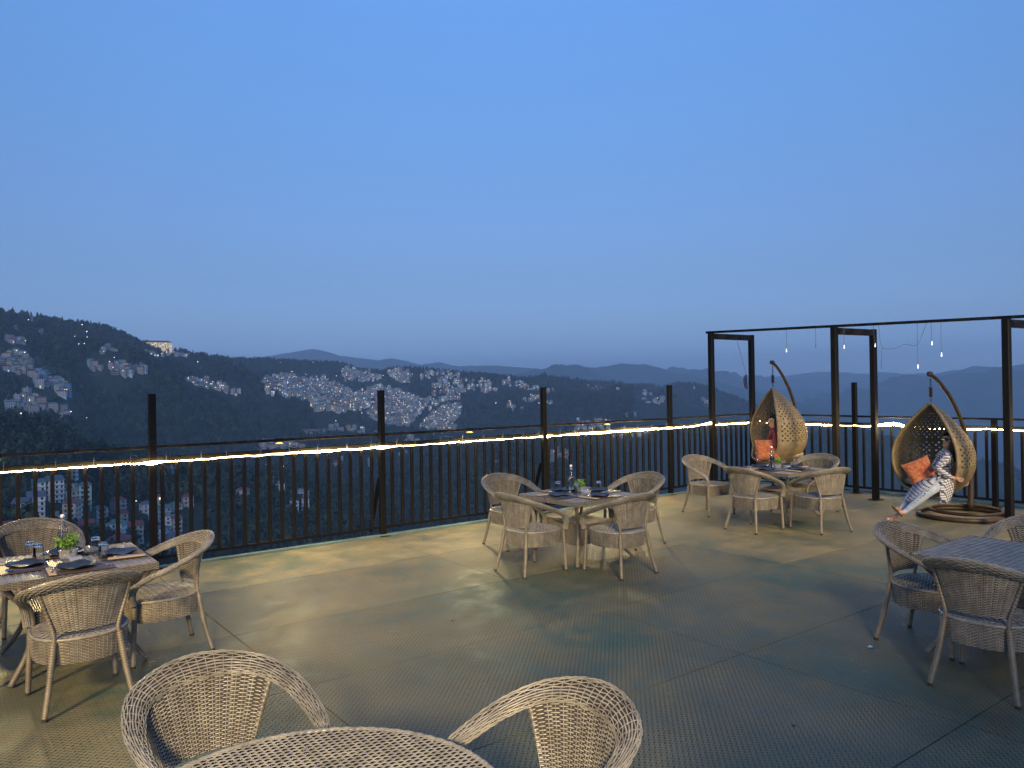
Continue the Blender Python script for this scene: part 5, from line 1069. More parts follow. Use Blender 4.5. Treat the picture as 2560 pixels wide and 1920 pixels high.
# ---- tables
def table_meshes():
    M = {}; h = 0.5
    mb = MB()
    for j in range(92):       # ribbed top: strands grouped into ridges three wide
        y = -h + (j + 0.5) * 2 * h / 92
        X = np.linspace(-h, h, 41)
        z = 0.728 + 0.0026 * math.cos(2 * math.pi * j / 4) + 0.0014 * np.cos(math.pi * (np.arange(41) + j))
        P = np.stack([X, np.full_like(X, y), z], -1)
        strand(mb, P, np.tile(np.array((0, 0, 1.0)), (41, 1)), 0.0118, 0.0024)
    mb.box((-h + 0.003, -h + 0.003, 0.700), (h - 0.003, h - 0.003, 0.7235), 1)
    M['table_top'] = mb.mesh('table_top', [WICK, CORE], smooth=False)
    def edge(u, v):
        u = np.asarray(u) * 4; s = np.floor(np.clip(u, 0, 3.9999)); f = u - s
        cx = np.array([(-h, -h), (h, -h), (h, h), (-h, h), (-h, -h)]); s = s.astype(int)
        p = cx[s] + (cx[s + 1] - cx[s]) * f[:, None]
        return np.column_stack([p * 1.004, 0.735 - 0.052 * np.asarray(v)])
    mb = MB(); weave(mb, edge, 120, 6, amp=0.0026, w=0.0066, t=0.0022)
    M['table_edge'] = mb.mesh('table_edge', [WICK, CORE], smooth=True)
    for k, (sx, sy) in enumerate(((1, 1), (1, -1), (-1, 1), (-1, -1))):
        mb = MB()
        wrapped(mb, [(sx * 0.46, sy * 0.46, 0.695), (sx * 0.40, sy * 0.40, 0.60), (sx * 0.30, sy * 0.30, 0.48), (sx * 0.285, sy * 0.285, 0.30), (sx * 0.34, sy * 0.34, 0.15), (sx * 0.43, sy * 0.43, 0.012)], 0.020, 0.020, n=8)
        M['leg', k] = mb.mesh('leg', [WICKL], smooth=True)
    # woven lower body between the legs
    q = 0.27
    def body(u, v):
        u = np.asarray(u) * 4; v = np.asarray(v); s = np.floor(np.clip(u, 0, 3.9999)).astype(int); f = u - s
        cx = np.array([(-q, -q), (q, -q), (q, q), (-q, q), (-q, -q)]); p = cx[s] + (cx[s + 1] - cx[s]) * f[:, None]
        k = 1.0 - 0.22 * np.sin(f * math.pi) * 0.5
        return np.column_stack([p * k[:, None], 0.46 - 0.27 * v - 0.05 * np.sin(f * math.pi) * (1 - v)])
    mb = MB(); weave(mb, body, 64, 26, amp=0.0028, w=0.0072, t=0.0022)
    for j in range(34):
        y = -q + (j + 0.5) * 2 * q / 34; X = np.linspace(-q, q, 21) * 0.97; z = 0.445 + 0.002 * np.cos(math.pi * (np.arange(21) + j)) - 0.02 * np.cos(X / q * 1.4)
        strand(mb, np.stack([X, np.full_like(X, y * 0.97), z], -1), np.tile(np.array((0, 0, 1.0)), (21, 1)), 0.015, 0.002)
    M['lower_body'] = mb.mesh('lower_body', [WICK, CORE], smooth=True)
    return M
TBM = table_meshes()
def make_table(x, y, rz, label):
    r = empty('square_table', (x, y, 0), rz); tag(r, label, 'table', 'square wicker tables')
    for k, me in TBM.items(): link(bpy.data.objects.new('leg' if isinstance(k, tuple) else k, me), r)
    return r
make_table(6.08, 6.76, 0, 'square wicker table laid for four in the middle of the terrace')
make_table(9.98, 6.72, 0, 'square wicker table laid for four in front of the egg swing')
make_table(0.86, 6.70, PV, 'square wicker table laid for four at the picture edge')
make_table(6.24, 2.27, PV, 'bare square wicker table with ribbed top near the picture edge')
def round_table():
    r = empty('round_table', (0.885, 2.20, 0)); tag(r, 'round woven table in the foreground between two armchairs', 'table')
    R0 = 0.605; mb = MB(); n = 104
    for j in range(n):
        y = -R0 + (j + 0.5) * 2 * R0 / n; xm = math.sqrt(max(1e-4, R0 * R0 - y * y)); m = max(6, int(xm / 0.0125))
        X = np.arange(-m, m + 1) * 0.0125; X = X[np.abs(X) <= xm]
        if len(X) < 3: continue
        i = np.round(X / 0.0125).astype(int)
        z = 0.736 + 0.0032 * np.cos(math.pi * (i * 0.5 + j))
        ys = y + 0.0030 * np.sin(math.pi * (i * 0.5 + j))
        strand(mb, np.stack([X, ys, z], -1), np.tile(np.array((0, 0, 1.0)), (len(X), 1)), 0.0096, 0.0026)
    mb.lathe([(0.002, 0.731), (R0 - 0.012, 0.731), (R0 - 0.012, 0.705), (0.002, 0.705)], 64, mi=1)
    mb.build('table_top', [WICK, CORE], r, smooth=True)
    a = np.arange(160) * 2 * math.pi / 160; mb = MB()
    mb.tube(np.stack([R0 * np.cos(a), R0 * np.sin(a), np.full_like(a, 0.729)], -1), 0.010 + 0.0016 * np.cos(np.arange(160) * math.pi), 7, closed=True)
    def edge(u, v): return np.stack([(R0 + 0.004) * np.cos(u * 2 * math.pi), (R0 + 0.004) * np.sin(u * 2 * math.pi), 0.724 - 0.05 * v], -1)
    weave(mb, edge, 130, 6, amp=0.0026, w=0.0066, t=0.0022)
    mb.build('table_edge', [WICK, CORE], r, smooth=True)
    for k in range(4):
        c, s = math.cos(k * PV + 0.78), math.sin(k * PV + 0.78); mb = MB()
        wrapped(mb, [(0.46 * c, 0.46 * s, 0.70), (0.36 * c, 0.36 * s, 0.5), (0.36 * c, 0.36 * s, 0.25), (0.45 * c, 0.45 * s, 0.012)], 0.02, 0.02, n=8); mb.build('leg', WICKL, r, smooth=True)
round_table()

# ------------------------------------------------------------------ things on the tables
GLASS = mat('clear_glass', (0.99, 0.99, 0.99), 0.03, trans=1.0, ior=1.30)
WATER = mat('water', (0.96, 0.98, 1.0), 0.01, trans=1.0, ior=1.33)
PLATE = mat('dark_slate_plate', (0.012, 0.014, 0.020), 0.35, noise=(40, (0.03, 0.034, 0.045), 0.2))
MATB = mat('brown_leather', (0.075, 0.050, 0.040), 0.55, noise=(60, (0.055, 0.038, 0.030), 0.2), bump=(180, 0.3, 0.001))
NAPK = mat('tan_napkin', (0.42, 0.32, 0.20), 0.9, bump=(220, 0.3, 0.001))
STEEL = mat('steel', (0.62, 0.62, 0.63), 0.22, metal=1.0)
WHITEP = mat('white_ceramic', (0.80, 0.79, 0.76), 0.3)
REDR = mat('red_seal', (0.5, 0.10, 0.06), 0.5)
LEAF = mat('herb_leaf', (0.10, 0.26, 0.035), 0.5, noise=(30, (0.20, 0.38, 0.06), 0.2), spec=0.3)
SOIL = mat('stem_green', (0.09, 0.16, 0.04), 0.7)
CRYS = mat('crystal_glass', (0.97, 0.97, 0.97), 0.04, trans=0.85, ior=1.5, bump=(70, 0.9, 0.01))
Z0 = 0.7375
def plate_mesh():
    n = 40; rg = random.Random(2); prof = [(0.001, 0.004), (0.075, 0.004), (0.098, 0.010), (0.126, 0.022), (0.130, 0.024), (0.126, 0.019), (0.098, 0.004), (0.07, 0.0), (0.001, 0.0)]
    a = np.arange(n) * 2 * math.pi / n; wob = 1 + 0.018 * np.cos(9 * a) + 0.012 * np.cos(14 * a + 1)
    mb = MB(); V = []
    for r, z in prof:
        k = (r / 0.13) ** 3
        rr = r * (1 + (wob - 1) * k); V.append(np.stack([rr * np.cos(a), rr * np.sin(a), z + 0.006 * k * np.cos(5 * a + 0.5)], -1))
    V = np.concatenate(V); m = len(prof)
    return mb.add(V, [(i * n + j, i * n + (j + 1) % n, (i + 1) * n + (j + 1) % n, (i + 1) * n + j) for i in range(m - 1) for j in range(n)]).mesh('plate', [PLATE], smooth=True)
def tumbler_mesh():
    # upside down: the thick base is on top
    return MB().lathe([(0.0365, 0.0), (0.0385, 0.0), (0.0385, 0.004), (0.0325, 0.118), (0.030, 0.124), (0.001, 0.124), (0.001, 0.106), (0.0285, 0.104), (0.0305, 0.098), (0.0362, 0.004), (0.0365, 0.0)], 16, caps=False).mesh('tumbler', [GLASS], smooth=False)
def fork_mesh():
    mb = MB(); mb.tube(spline([(-0.095, 0, 0.006), (-0.03, 0, 0.005), (0.03, 0, 0.012), (0.055, 0, 0.006)], 14), 0.0045, 6, flat=(0.35, 1.0), up=(0, 0, 1))
    for k in range(4): mb.tube([(0.052, -0.009 + k * 0.006, 0.007), (0.075, -0.010 + k * 0.0065, 0.004), (0.098, -0.009 + k * 0.006, 0.009)], 0.0016, 5)
    return mb.mesh('fork', [STEEL], smooth=True)
def spoon_mesh():
    mb = MB(); mb.tube(spline([(-0.09, 0, 0.006), (-0.02, 0, 0.006), (0.05, 0, 0.008)], 10), 0.004, 6, flat=(0.4, 1.0), up=(0, 0, 1))
    a = np.linspace(0, 2 * math.pi, 17)[:-1]; rings = []
    for q in (1.0, 0.6, 0.15): rings.append(np.stack([0.075 + 0.030 * q * np.cos(a), 0.020 * q * np.sin(a), 0.013 - 0.008 * (1 - q * q) + 0 * a], -1))
    mb.add(np.concatenate(rings), [(i * 16 + j, i * 16 + (j + 1) % 16, (i + 1) * 16 + (j + 1) % 16, (i + 1) * 16 + j) for i in range(2) for j in range(16)])
    return mb.mesh('spoon', [STEEL], smooth=True)
PLM, TUM, FKM, SPM = plate_mesh(), tumbler_mesh(), fork_mesh(), spoon_mesh()
MTM = MB().cbox((-0.22, -0.16, 0), (0.22, 0.16, 0.0035), 0.001).mesh('place_mat', [MATB])
NPM = MB().add([(-0.13, -0.018, 0.0), (0.13, -0.03, 0.0), (0.14, 0.022, 0.0), (-0.12, 0.026, 0.0), (-0.13, -0.018, 0.006), (0.13, -0.03, 0.007), (0.14, 0.022, 0.005), (-0.12, 0.026, 0.007), (0, 0.0, 0.010)],
               [(0, 1, 5, 4), (1, 2, 6, 5), (2, 3, 7, 6), (3, 0, 4, 7), (4, 5, 8), (5, 6, 8), (6, 7, 8), (7, 4, 8)]).mesh('napkin', [NAPK])

def put(name, me, loc, rz, label, cat, group):
    o = bpy.data.objects.new(name, me); o.location = loc; o.rotation_euler = (0, 0, rz); tag(o, label, cat, group); return link(o)

def bottle(x, y, z, label, s=1.0):
    r = empty('water_bottle', (x, y, z)); r.scale = (s, s, s); tag(r, label, 'bottle', 'swing-top water bottles')
    prof = [(0.001, 0.004), (0.036, 0.0), (0.041, 0.006), (0.041, 0.150), (0.038, 0.175), (0.026, 0.225), (0.016, 0.262), (0.0135, 0.285), (0.0165, 0.287), (0.0165, 0.296), (0.0125, 0.300),
            (0.0095, 0.300), (0.0105, 0.285), (0.013, 0.262), (0.023, 0.225), (0.0355, 0.172), (0.0385, 0.150), (0.0385, 0.010), (0.001, 0.010)]
    MB().lathe(prof, 24, caps=False).build('glass', GLASS, r, smooth=True)
    MB().lathe([(0.001, 0.0105), (0.0382, 0.0105), (0.0382, 0.148), (0.034, 0.172), (0.030, 0.184), (0.001, 0.184)], 24, caps=False).build('water', WATER, r, smooth=True)
    c = MB().lathe([(0.0125, 0.3005), (0.0150, 0.303), (0.0150, 0.317), (0.010, 0.324), (0.001, 0.325)], 16).build('stopper', WHITEP, r, smooth=True)
    MB().lathe([(0.0128, 0.2975), (0.0170, 0.2975), (0.0170, 0.3028), (0.0128, 0.3028)], 16, caps=False).build('seal', REDR, c)
    w = MB()
    for s_ in (-1, 1):
        w.tube(spline([(0, s_ * 0.017, 0.314), (0.006, s_ * 0.022, 0.300), (0.010, s_ * 0.021, 0.270), (0.018, s_ * 0.012, 0.245)], 10), 0.0012, 5)
    w.tube([(0.018, -0.012, 0.245), (0.021, 0, 0.243), (0.018, 0.012, 0.245)], 0.0012, 5); w.tube([(0, -0.017, 0.314), (0, 0.017, 0.314)], 0.0012, 5)
    a = np.arange(16) * 2 * math.pi / 16; w.tube(np.stack([0.0165 * np.cos(a), 0.0165 * np.sin(a), np.full_like(a, 0.270)], -1), 0.0014, 5, closed=True)
    w.build('wire_bail', STEEL, r)

def herb_pot(x, y, z, label, seed, s=1.0):
    r = empty('herb_pot', (x, y, z)); r.scale = (s, s, s); tag(r, label, 'plant', 'small green table plants')
    mb = MB(); n = 16; a = np.arange(n) * 2 * math.pi / n
    V = []
    for q, zz in ((0.038, 0.0), (0.046, 0.015), (0.044, 0.035), (0.052, 0.055), (0.046, 0.057), (0.040, 0.035), (0.036, 0.012)):
        rr = q * (1 + 0.09 * np.cos(8 * a)); V.append(np.stack([rr * np.cos(a), rr * np.sin(a), np.full_like(a, zz)], -1))
    mb.add(np.concatenate(V), [(i * n + j, i * n + (j + 1) % n, (i + 1) * n + (j + 1) % n, (i + 1) * n + j) for i in range(6) for j in range(n)] + [tuple(range(n))[::-1]])
    mb.build('pot', CRYS, r)
    rg = np.random.default_rng(seed); st = MB(); lf = MB()
    for k in range(26):
        az = rg.uniform(0, 6.283); sp = rg.uniform(0.01, 0.075); h = rg.uniform(0.085, 0.165) * (1 - 2.2 * sp)
        tip = np.array((sp * math.cos(az), sp * math.sin(az), h)); base = np.array((0.012 * math.cos(az), 0.012 * math.sin(az), 0.02))
        P = spline([base, base * 0.5 + tip * 0.5 + np.array((0, 0, 0.018)), tip], 6); st.tube(P, 0.0012, 4)
        for q in range(7):
            f = rg.uniform(0.4, 1.0); c = base + (tip - base) * f + np.array((0, 0, 0.02)) * math.sin(f * 3.1)
            d = np.array((math.cos(az), math.sin(az), 0.25)) + rg.normal(size=3) * 0.7; d /= np.linalg.norm(d)
            nn = np.array((0, 0, 1.0)) + rg.normal(size=3) * 0.4; sd = np.cross(d, nn); sd /= np.linalg.norm(sd) + 1e-9; up = np.cross(sd, d)
            L = rg.uniform(0.014, 0.026); w = L * 0.42
            lf.add([c, c + d * L * 0.45 + sd * w + up * 0.003, c + d * L, c + d * L * 0.45 - sd * w + up * 0.003, c + d * L * 0.5 - up * 0.002], [(0, 1, 4), (1, 2, 4), (2, 3, 4), (3, 0, 4)])
    st.build('stem', SOIL, r); lf.build('foliage', LEAF, r, smooth=False)

def lay_table(cx, cy, where, items, seed):
    rg = random.Random(seed)
    sides = [(0.0, -0.335, 0.0, 'nearest us'), (0.335, 0.0, PV, 'on the right'), (0.0, 0.335, math.pi, 'on the railing side'), (-0.335, 0.0, -PV, 'on the left')]
    for i, (dx, dy, rz, sd) in enumerate(sides):
        put('place_mat', MTM, (cx + dx, cy + dy, Z0), rz, 'brown leather place mat %s %s' % (sd, where), 'place mat', 'brown place mats')
        jx, jy = rg.uniform(-0.015, 0.015), rg.uniform(-0.015, 0.015)
        put('plate', PLM, (cx + dx * 0.93 + jx, cy + dy * 0.93 + jy, Z0 + 0.004), rg.uniform(0, 6), 'dark plate %s %s' % (sd, where), 'plate', 'dark plates')
        c, s = math.cos(rz), math.sin(rz)
        lx, ly = -0.172, -0.02; put('napkin', NPM, (cx + dx + c * lx - s * ly, cy + dy + s * lx + c * ly, Z0 + 0.004), rz + PV + rg.uniform(-0.15, 0.15), 'folded tan napkin %s %s' % (sd, where), 'napkin', 'tan napkins')
        put('fork', FKM, (cx + dx + c * lx - s * ly, cy + dy + s * lx + c * ly, Z0 + 0.0125), rz + PV + rg.uniform(-0.2, 0.2), 'steel fork %s %s' % (sd, where), 'fork', 'forks')
        lx, ly = 0.165, 0.0; put('spoon', SPM, (cx + dx + c * lx - s * ly, cy + dy + s * lx + c * ly, Z0 + 0.004), rz - PV + rg.uniform(-0.5, 0.5), 'steel spoon %s %s' % (sd, where), 'spoon', 'spoons')
    for k, (x, y) in enumerate(items['glasses']):
        put('tumbler', TUM, (cx + x, cy + y, Z0 + (0.004 if max(abs(x), abs(y)) > 0.17 else 0.0015)), 0.3 * k, 'upturned glass tumbler, %s of four %s' % (['first', 'second', 'third', 'fourth'][k], where), 'glass', 'upturned tumblers')
    bx, by = items['bottle']; bottle(cx + bx, cy + by, Z0 + 0.001, 'clear swing-top bottle half full of water %s' % where)
    px, py = items['pot']; herb_pot(cx + px, cy + py, Z0 + 0.001, 'small bright green herb in a glass pot %s' % where, seed, items.get('ps', 1.0))
    qx, qy = items['crystal']; r = empty('crystal_ashtray', (cx + qx, cy + qy, Z0 + 0.001)); tag(r, 'square cut-glass ashtray %s' % where, 'ashtray', 'cut-glass ashtrays')
    MB().cbox((-0.045, -0.045, 0), (0.045, 0.045, 0.040), 0.010).build('glass', CRYS, r)
lay_table(0.86, 6.70, 'on the laid table by the picture edge', {'glasses': [(-0.24, 0.30), (-0.20, 0.16), (0.19, 0.17), (0.20, -0.10)], 'bottle': (-0.03, 0.22), 'pot': (-0.01, 0.10), 'crystal': (0.02, -0.08), 'ps': 1.25}, 21)
lay_table(6.08, 6.76, 'on the middle table', {'glasses': [(-0.10, 0.26), (0.26, -0.06), (-0.08, -0.06), (0.20, 0.20)], 'bottle': (0.02, 0.16), 'pot': (0.10, 0.10), 'crystal': (0.08, -0.03), 'ps': 1.05}, 22)
lay_table(9.98, 6.72, 'on the table by the egg swings', {'glasses': [(-0.10, 0.26), (0.28, -0.10), (-0.04, -0.12), (0.18, 0.20)], 'bottle': (-0.04, 0.08), 'pot': (0.05, 0.04), 'crystal': (0.10, -0.08), 'ps': 1.05}, 23)
# small bits lying on the deck
o = MB().lathe([(0.001, 0), (0.020, 0), (0.022, 0.006), (0.016, 0.012), (0.001, 0.014)], 10).build('bottle_cap', STEEL, loc=(5.62, 3.02, 0.001)); tag(o, 'small shiny bottle cap lying on the deck by a chair leg', 'bottle cap')
rg_ = random.Random(6)
for x, y, lb in ((3.98, 2.62, 'dark wet leaf scrap lying on the tread plate in front'), (3.55, 5.62, 'dark dry leaf lying left of the middle table')):
    o = MB().add([(0, 0, 0.001), (0.022, 0.010, 0.004), (0.046, 0, 0.002), (0.022, -0.012, 0.003), (0.022, 0, 0.007)], [(0, 3, 4), (3, 2, 4), (2, 1, 4), (1, 0, 4)]).build('dead_leaf', mat('dead_leaf', (0.04, 0.025, 0.015), 0.8), loc=(x, y, 0)); tag(o, lb, 'leaf')

# ------------------------------------------------------------------ egg swings
def egg_mat():
    m = wicker_mat('egg_rattan', (0.140, 0.108, 0.056), (0.262, 0.202, 0.106), 0.5)
    nt = m.node_tree; b = nt.nodes['Principled BSDF']; tc = nt.nodes.new('ShaderNodeTexCoord')
    w = nt.nodes.new('ShaderNodeTexWave'); w.inputs['Scale'].default_value = 26; w.inputs['Distortion'].default_value = 3.0; w.bands_direction = 'Z'
    nt.links.new(tc.outputs['Object'], w.inputs['Vector'])
    bp = nt.nodes.new('ShaderNodeBump'); bp.inputs['Strength'].default_value = 0.6; bp.inputs['Distance'].default_value = 0.004
    nt.links.new(w.outputs['Fac'], bp.inputs['Height']); nt.links.new(bp.outputs[0], b.inputs['Normal'])
    return m
EGG = egg_mat()
STAND = mat('brown_stand', (0.024, 0.014, 0.008), 0.5, noise=(12, (0.050, 0.030, 0.016), 0.25), bump=(90, 0.25, 0.002))
CHAIN = mat('chain_steel', (0.05, 0.05, 0.055), 0.4, metal=0.7)
PROF = np.array((1.0, 0.93)) * np.array([(0.0, 0.05), (0.02, 0.20), (0.06, 0.315), (0.12, 0.425), (0.20, 0.520), (0.30, 0.585), (0.40, 0.602), (0.50, 0.588), (0.62, 0.520), (0.75, 0.385), (0.87, 0.225), (0.95, 0.100), (1.0, 0.014)])
EH = 1.39
def egg_r(t): return np.interp(t, PROF[:, 0], PROF[:, 1]) if np.ndim(t) == 0 else np.interp(t, PROF[:, 0], PROF[:, 1])
_tt = np.linspace(0, 1, 200); _rs = np.interp(_tt, np.linspace(0, 1, 200), spline_eval(PROF, np.linspace(0, 1, 200))[:, 1]); _ts = spline_eval(PROF, np.linspace(0, 1, 200))[:, 0]
def egg_rad(t): return np.interp(t, _ts, _rs)
def phi0(t):
    t = np.asarray(t, dtype=float)
    q = np.clip((t - 0.075) / 0.20, 0, 1)
    return np.radians(72) * np.sqrt(q * (2 - q)) * (1 - 0.10 * np.clip((t - 0.9) / 0.1, 0, 1))
def egg_pt(s, t):
    """s in 0..1 round the shell from one lip of the opening to the other; opening faces +X"""
    f0 = phi0(t); ph = f0 + s * (2 * math.pi - 2 * f0); r = egg_rad(t)
    return np.stack([r * np.cos(ph), r * np.sin(ph), t * EH], -1)
def egg_shell():
    nc, nr = 46, 33
    ts = 0.01 + 0.975 * (np.linspace(0, 1, nr + 1)); ss = np.linspace(0, 1, nc + 1)
    S_, T_ = np.meshgrid(ss, ts); G = egg_pt(S_.ravel(), T_.ravel()).reshape(nr + 1, nc + 1, 3)
    mb = MB(); V = list(G.reshape(-1, 3)); F = []
    id_ = lambda j, i: j * (nc + 1) + i
    for j in range(nr):
        t = (ts[j] + ts[j + 1]) / 2
        for i in range(nc):
            c = [id_(j, i), id_(j, i + 1), id_(j + 1, i + 1), id_(j + 1, i)]
            hole = (i + j) % 2 == 0 and (0.10 < t < 0.20 or 0.34 < t < 0.56 or 0.60 < t < 0.97) and 0 < i < nc - 1
            if hole:
                P = [np.array(V[k]) for k in c]; k0 = len(V); ang = [math.pi / 4 * q + math.pi / 8 + math.pi for q in range(8)]
                h = 0.36 if t < 0.9 else 0.28
                for a in ang:
                    x, y = 0.5 + h * math.cos(a), 0.5 + h * math.sin(a)
                    V.append((P[0] * (1 - x) + P[1] * x) * (1 - y) + (P[3] * (1 - x) + P[2] * x) * y)
                # ring of faces: corners 0..3 at (0,0),(1,0),(1,1),(0,1); inner points start near the left-lower corner
                for q in range(4):
                    a1 = k0 + (2 * q) % 8; a2 = k0 + (2 * q + 1) % 8; a3 = k0 + (2 * q + 2) % 8
                    F.append((c[q], a2, a1)); F.append((c[q], c[(q + 1) % 4], a3, a2))
            else: F.append(tuple(c))
    mb.v = [np.array(V)]; mb.f = F; mb.m = [0] * len(F); mb.n = len(V)
    return mb.mesh('shell', [EGG], smooth=False)
SHELL = egg_shell()
def egg_swing(ax, ay, ztip, hook, face, ring, rr, label):
    r = empty('egg_swing', (ax, ay, 0), face); tag(r, label, 'swing chair', 'hanging egg chairs')
    zb = ztip - EH
    sh = bpy.data.objects.new('shell', SHELL); sh.location = (0, 0, zb); link(sh, r)
    sm = sh.modifiers.new('thick', 'SOLIDIFY'); sm.thickness = 0.016; sm.offset = 0
    # lip of the opening
    t = np.linspace(0.075, 0.985, 40); A = egg_pt(np.zeros_like(t), t); B = egg_pt(np.ones_like(t), t)[::-1]
    loop = np.concatenate([A, B]); o = MB().tube(loop, 0.021, 8, closed=True).build('lip', EGG, sh, smooth=True)
    for s in (0.17, 0.34, 0.5, 0.66, 0.83):
        t = np.linspace(0.02, 0.985, 30); MB().tube(egg_pt(np.full_like(t, s), t) * np.array((0.985, 0.985, 1)), 0.009, 6).build('rib', EGG, sh, smooth=True)
    # seat pad
    a = np.linspace(0, 2 * math.pi, 25)[:-1]; mb = MB(); rows = []
    for q, z in ((0.02, 0.30), (0.24, 0.30), (0.42, 0.285), (0.485, 0.25), (0.47, 0.205), (0.36, 0.17), (0.02, 0.17)): rows.append(np.stack([q * 0.86 * np.cos(a) - 0.09, q * 0.88 * np.sin(a), z + 0.012 * np.cos(3 * a) * q - 0.02], -1))
    n = 24; mb.add(np.concatenate(rows), [(i * n + j, i * n + (j + 1) % n, (i + 1) * n + (j + 1) % n, (i + 1) * n + j) for i in range(6) for j in range(n)])
    mb.build('seat_pad', mat('seat_pad', (0.36, 0.30, 0.20), 0.9, noise=(18, (0.26, 0.20, 0.13), 0.2), bump=(60, 0.4, 0.004)), r, smooth=True, loc=(0, 0, zb))
    # spring and chain
    ch = MB(); a = np.linspace(0, 2 * math.pi, 13)[:-1]; z0 = ztip + 0.01; zs = hook - 0.05
    for k in range(2): ch.tube(np.stack([0.013 * np.cos(a) * (1 - k), 0.013 * np.cos(a) * k, z0 + 0.022 + k * 0.03 + 0.022 * np.sin(a)], -1), 0.0035, 5, closed=True)
    sp0, sp1 = z0 + 0.08, z0 + 0.22
    q = np.linspace(0, 1, 90); ch.tube(np.stack([0.024 * np.cos(q * 62), 0.024 * np.sin(q * 62), sp0 + q * (sp1 - sp0)], -1), 0.0055, 5)
    k = 0; z = sp1 + 0.018
    while z < zs + 0.02:
        ch.tube(np.stack([0.012 * np.cos(a) * (k % 2), 0.012 * np.cos(a) * (1 - k % 2), z + 0.024 * np.sin(a)], -1), 0.0036, 5, closed=True); z += 0.034; k += 1
    ch.build('chain', CHAIN, r, smooth=True)
    # stand: base rings, curved pole
    Mi = Matrix.Rotation(-face, 3, 'Z')
    L = lambda x, y, z: tuple(Mi @ Vector((x - ax, y - ay, z)))
    cx, cy = ring; a = np.linspace(0, 2 * math.pi, 49)[:-1]
    st = empty('stand', (0, 0, 0), 0, r)
    MB().tube([L(cx + rr * math.cos(k), cy + rr * 0.95 * math.sin(k), 0.034) for k in a], 0.034, 10, closed=True).build('base_ring', STAND, st, smooth=True)
    MB().tube([L(cx + 0.20 * (0.6) + rr * 0.80 * math.cos(k), cy + rr * 0.78 * math.sin(k), 0.085) for k in a], 0.024, 8, closed=True).build('inner_ring', STAND, st, smooth=True)
    px, py = cx + rr * 0.86, cy + 0.10; hx, hy = ax, ay; k = hook - 2.05
    F_ = lambda f, z: (px + 0.05 * math.sin(min(z, 1.6) * 1.9) + (hx - px) * f, py + (hy - py) * f, z + k * min(1.0, z / 1.4))
    P = [F_(0.0, 0.05), F_(0.01, 0.5), F_(0.06, 1.0), F_(0.25, 1.42), F_(0.52, 1.76), F_(0.82, 1.99), F_(1.02, 2.085)]
    Q = spline([L(*p) for p in P], 40); MB().tube(Q, np.interp(np.linspace(0, 1, 40), [0, 0.15, 0.5, 1], [0.048, 0.038, 0.029, 0.025]), 10).build('pole', STAND, st, smooth=True)
    e = L(*P[-1]); MB().lathe([(0.001, -0.045), (0.036, -0.035), (0.044, 0.0), (0.036, 0.03), (0.001, 0.038)], 12, center=e).build('pole_cap', STAND, st, smooth=True)
    return r, zb
E1 = (12.06, 8.20); E2 = (11.87, 5.39)
egg_swing(E2[0], E2[1], 1.665, 2.06, math.atan2(0.22, -0.975), (12.06, 5.06), 0.60, 'hanging wicker egg chair with a woman in a checked tunic')
egg_swing(E1[0], E1[1], 1.905, 2.33, math.atan2(0.50, -0.86), (12.20, 8.02), 0.60, 'hanging wicker egg chair by the railing corner with a woman in red')

# ---- scatter cushions
ORANGE = mat('orange_brocade', (0.26, 0.042, 0.016), 0.75, noise=(22, (0.34, 0.13, 0.045), 0.10), bump=(90, 0.4, 0.003), sheen=0.3)
def pillow(loc, rot, w, h, d, label):
    n = 15; g = np.linspace(-1, 1, n); A, B = np.meshgrid(g, g)
    prof = (1 - A ** 4) * (1 - B ** 4); edge = 1 - 0.10 * (1 - np.maximum(np.abs(A), np.abs(B)) ** 2) * 0
    X = A * w / 2 * (1 - 0.08 * (1 - B ** 2) * np.abs(A) ** 3); Y = B * h / 2 * (1 - 0.08 * (1 - A ** 2) * np.abs(B) ** 3)
    Zt = d / 2 * np.power(np.clip(prof, 0, 1), 0.45) + 0.004 * np.sin(A * 5 + B * 3)
    mb = MB().sheet(np.stack([X, Y, Zt], -1)); mb.sheet(np.stack([X, Y, -Zt], -1), flip=True)
    o = mb.build('cushion', ORANGE, smooth=True); o.location = loc; o.rotation_euler = rot; tag(o, label, 'cushion', 'orange cushions in the egg chairs')
    return o
RIGHT = np.array((0.797, -0.604, 0.0)); NEAR = np.array((-0.604, -0.797, 0.0)); UP = np.array((0, 0, 1.0))
def body_pt(ax, a, c, z): 
    p = np.array((ax[0], ax[1], 0.0)) + RIGHT * a + NEAR * c; p[2] = z; return p
def orient(xa, ya):
    xa = np.array(xa, dtype=float); xa /= np.linalg.norm(xa); ya = np.array(ya, dtype=float); ya -= xa * (xa @ ya); ya /= np.linalg.norm(ya); za = np.cross(xa, ya)
    return Matrix(((xa[0], ya[0], za[0]), (xa[1], ya[1], za[1]), (xa[2], ya[2], za[2]))).to_euler()
pillow(body_pt(E2, -0.29, 0.22, 0.67), orient(RIGHT * 0.88 + UP * 0.36 + NEAR * 0.1, UP * 0.88 - RIGHT * 0.36 - NEAR * 0.25), 0.40, 0.38, 0.13, 'orange brocade cushion tilted beside the woman in the checked tunic')
pillow(body_pt(E1, -0.24, 0.36, 0.835), orient(RIGHT * 0.98 + UP * 0.05 + NEAR * 0.2, UP * 0.97 - NEAR * 0.2), 0.40, 0.37, 0.14, 'orange brocade cushion beside the woman in red')
pillow(body_pt(E2, 0.20, 0.02, 0.57), orient(RIGHT * 0.8 + UP * 0.5, NEAR), 0.34, 0.36, 0.10, 'dull red cushion under the elbow of the woman in the checked tunic').data.materials[0] = mat('dull_red_cloth', (0.20, 0.055, 0.05), 0.85, noise=(12, (0.26, 0.09, 0.08), 0.2))

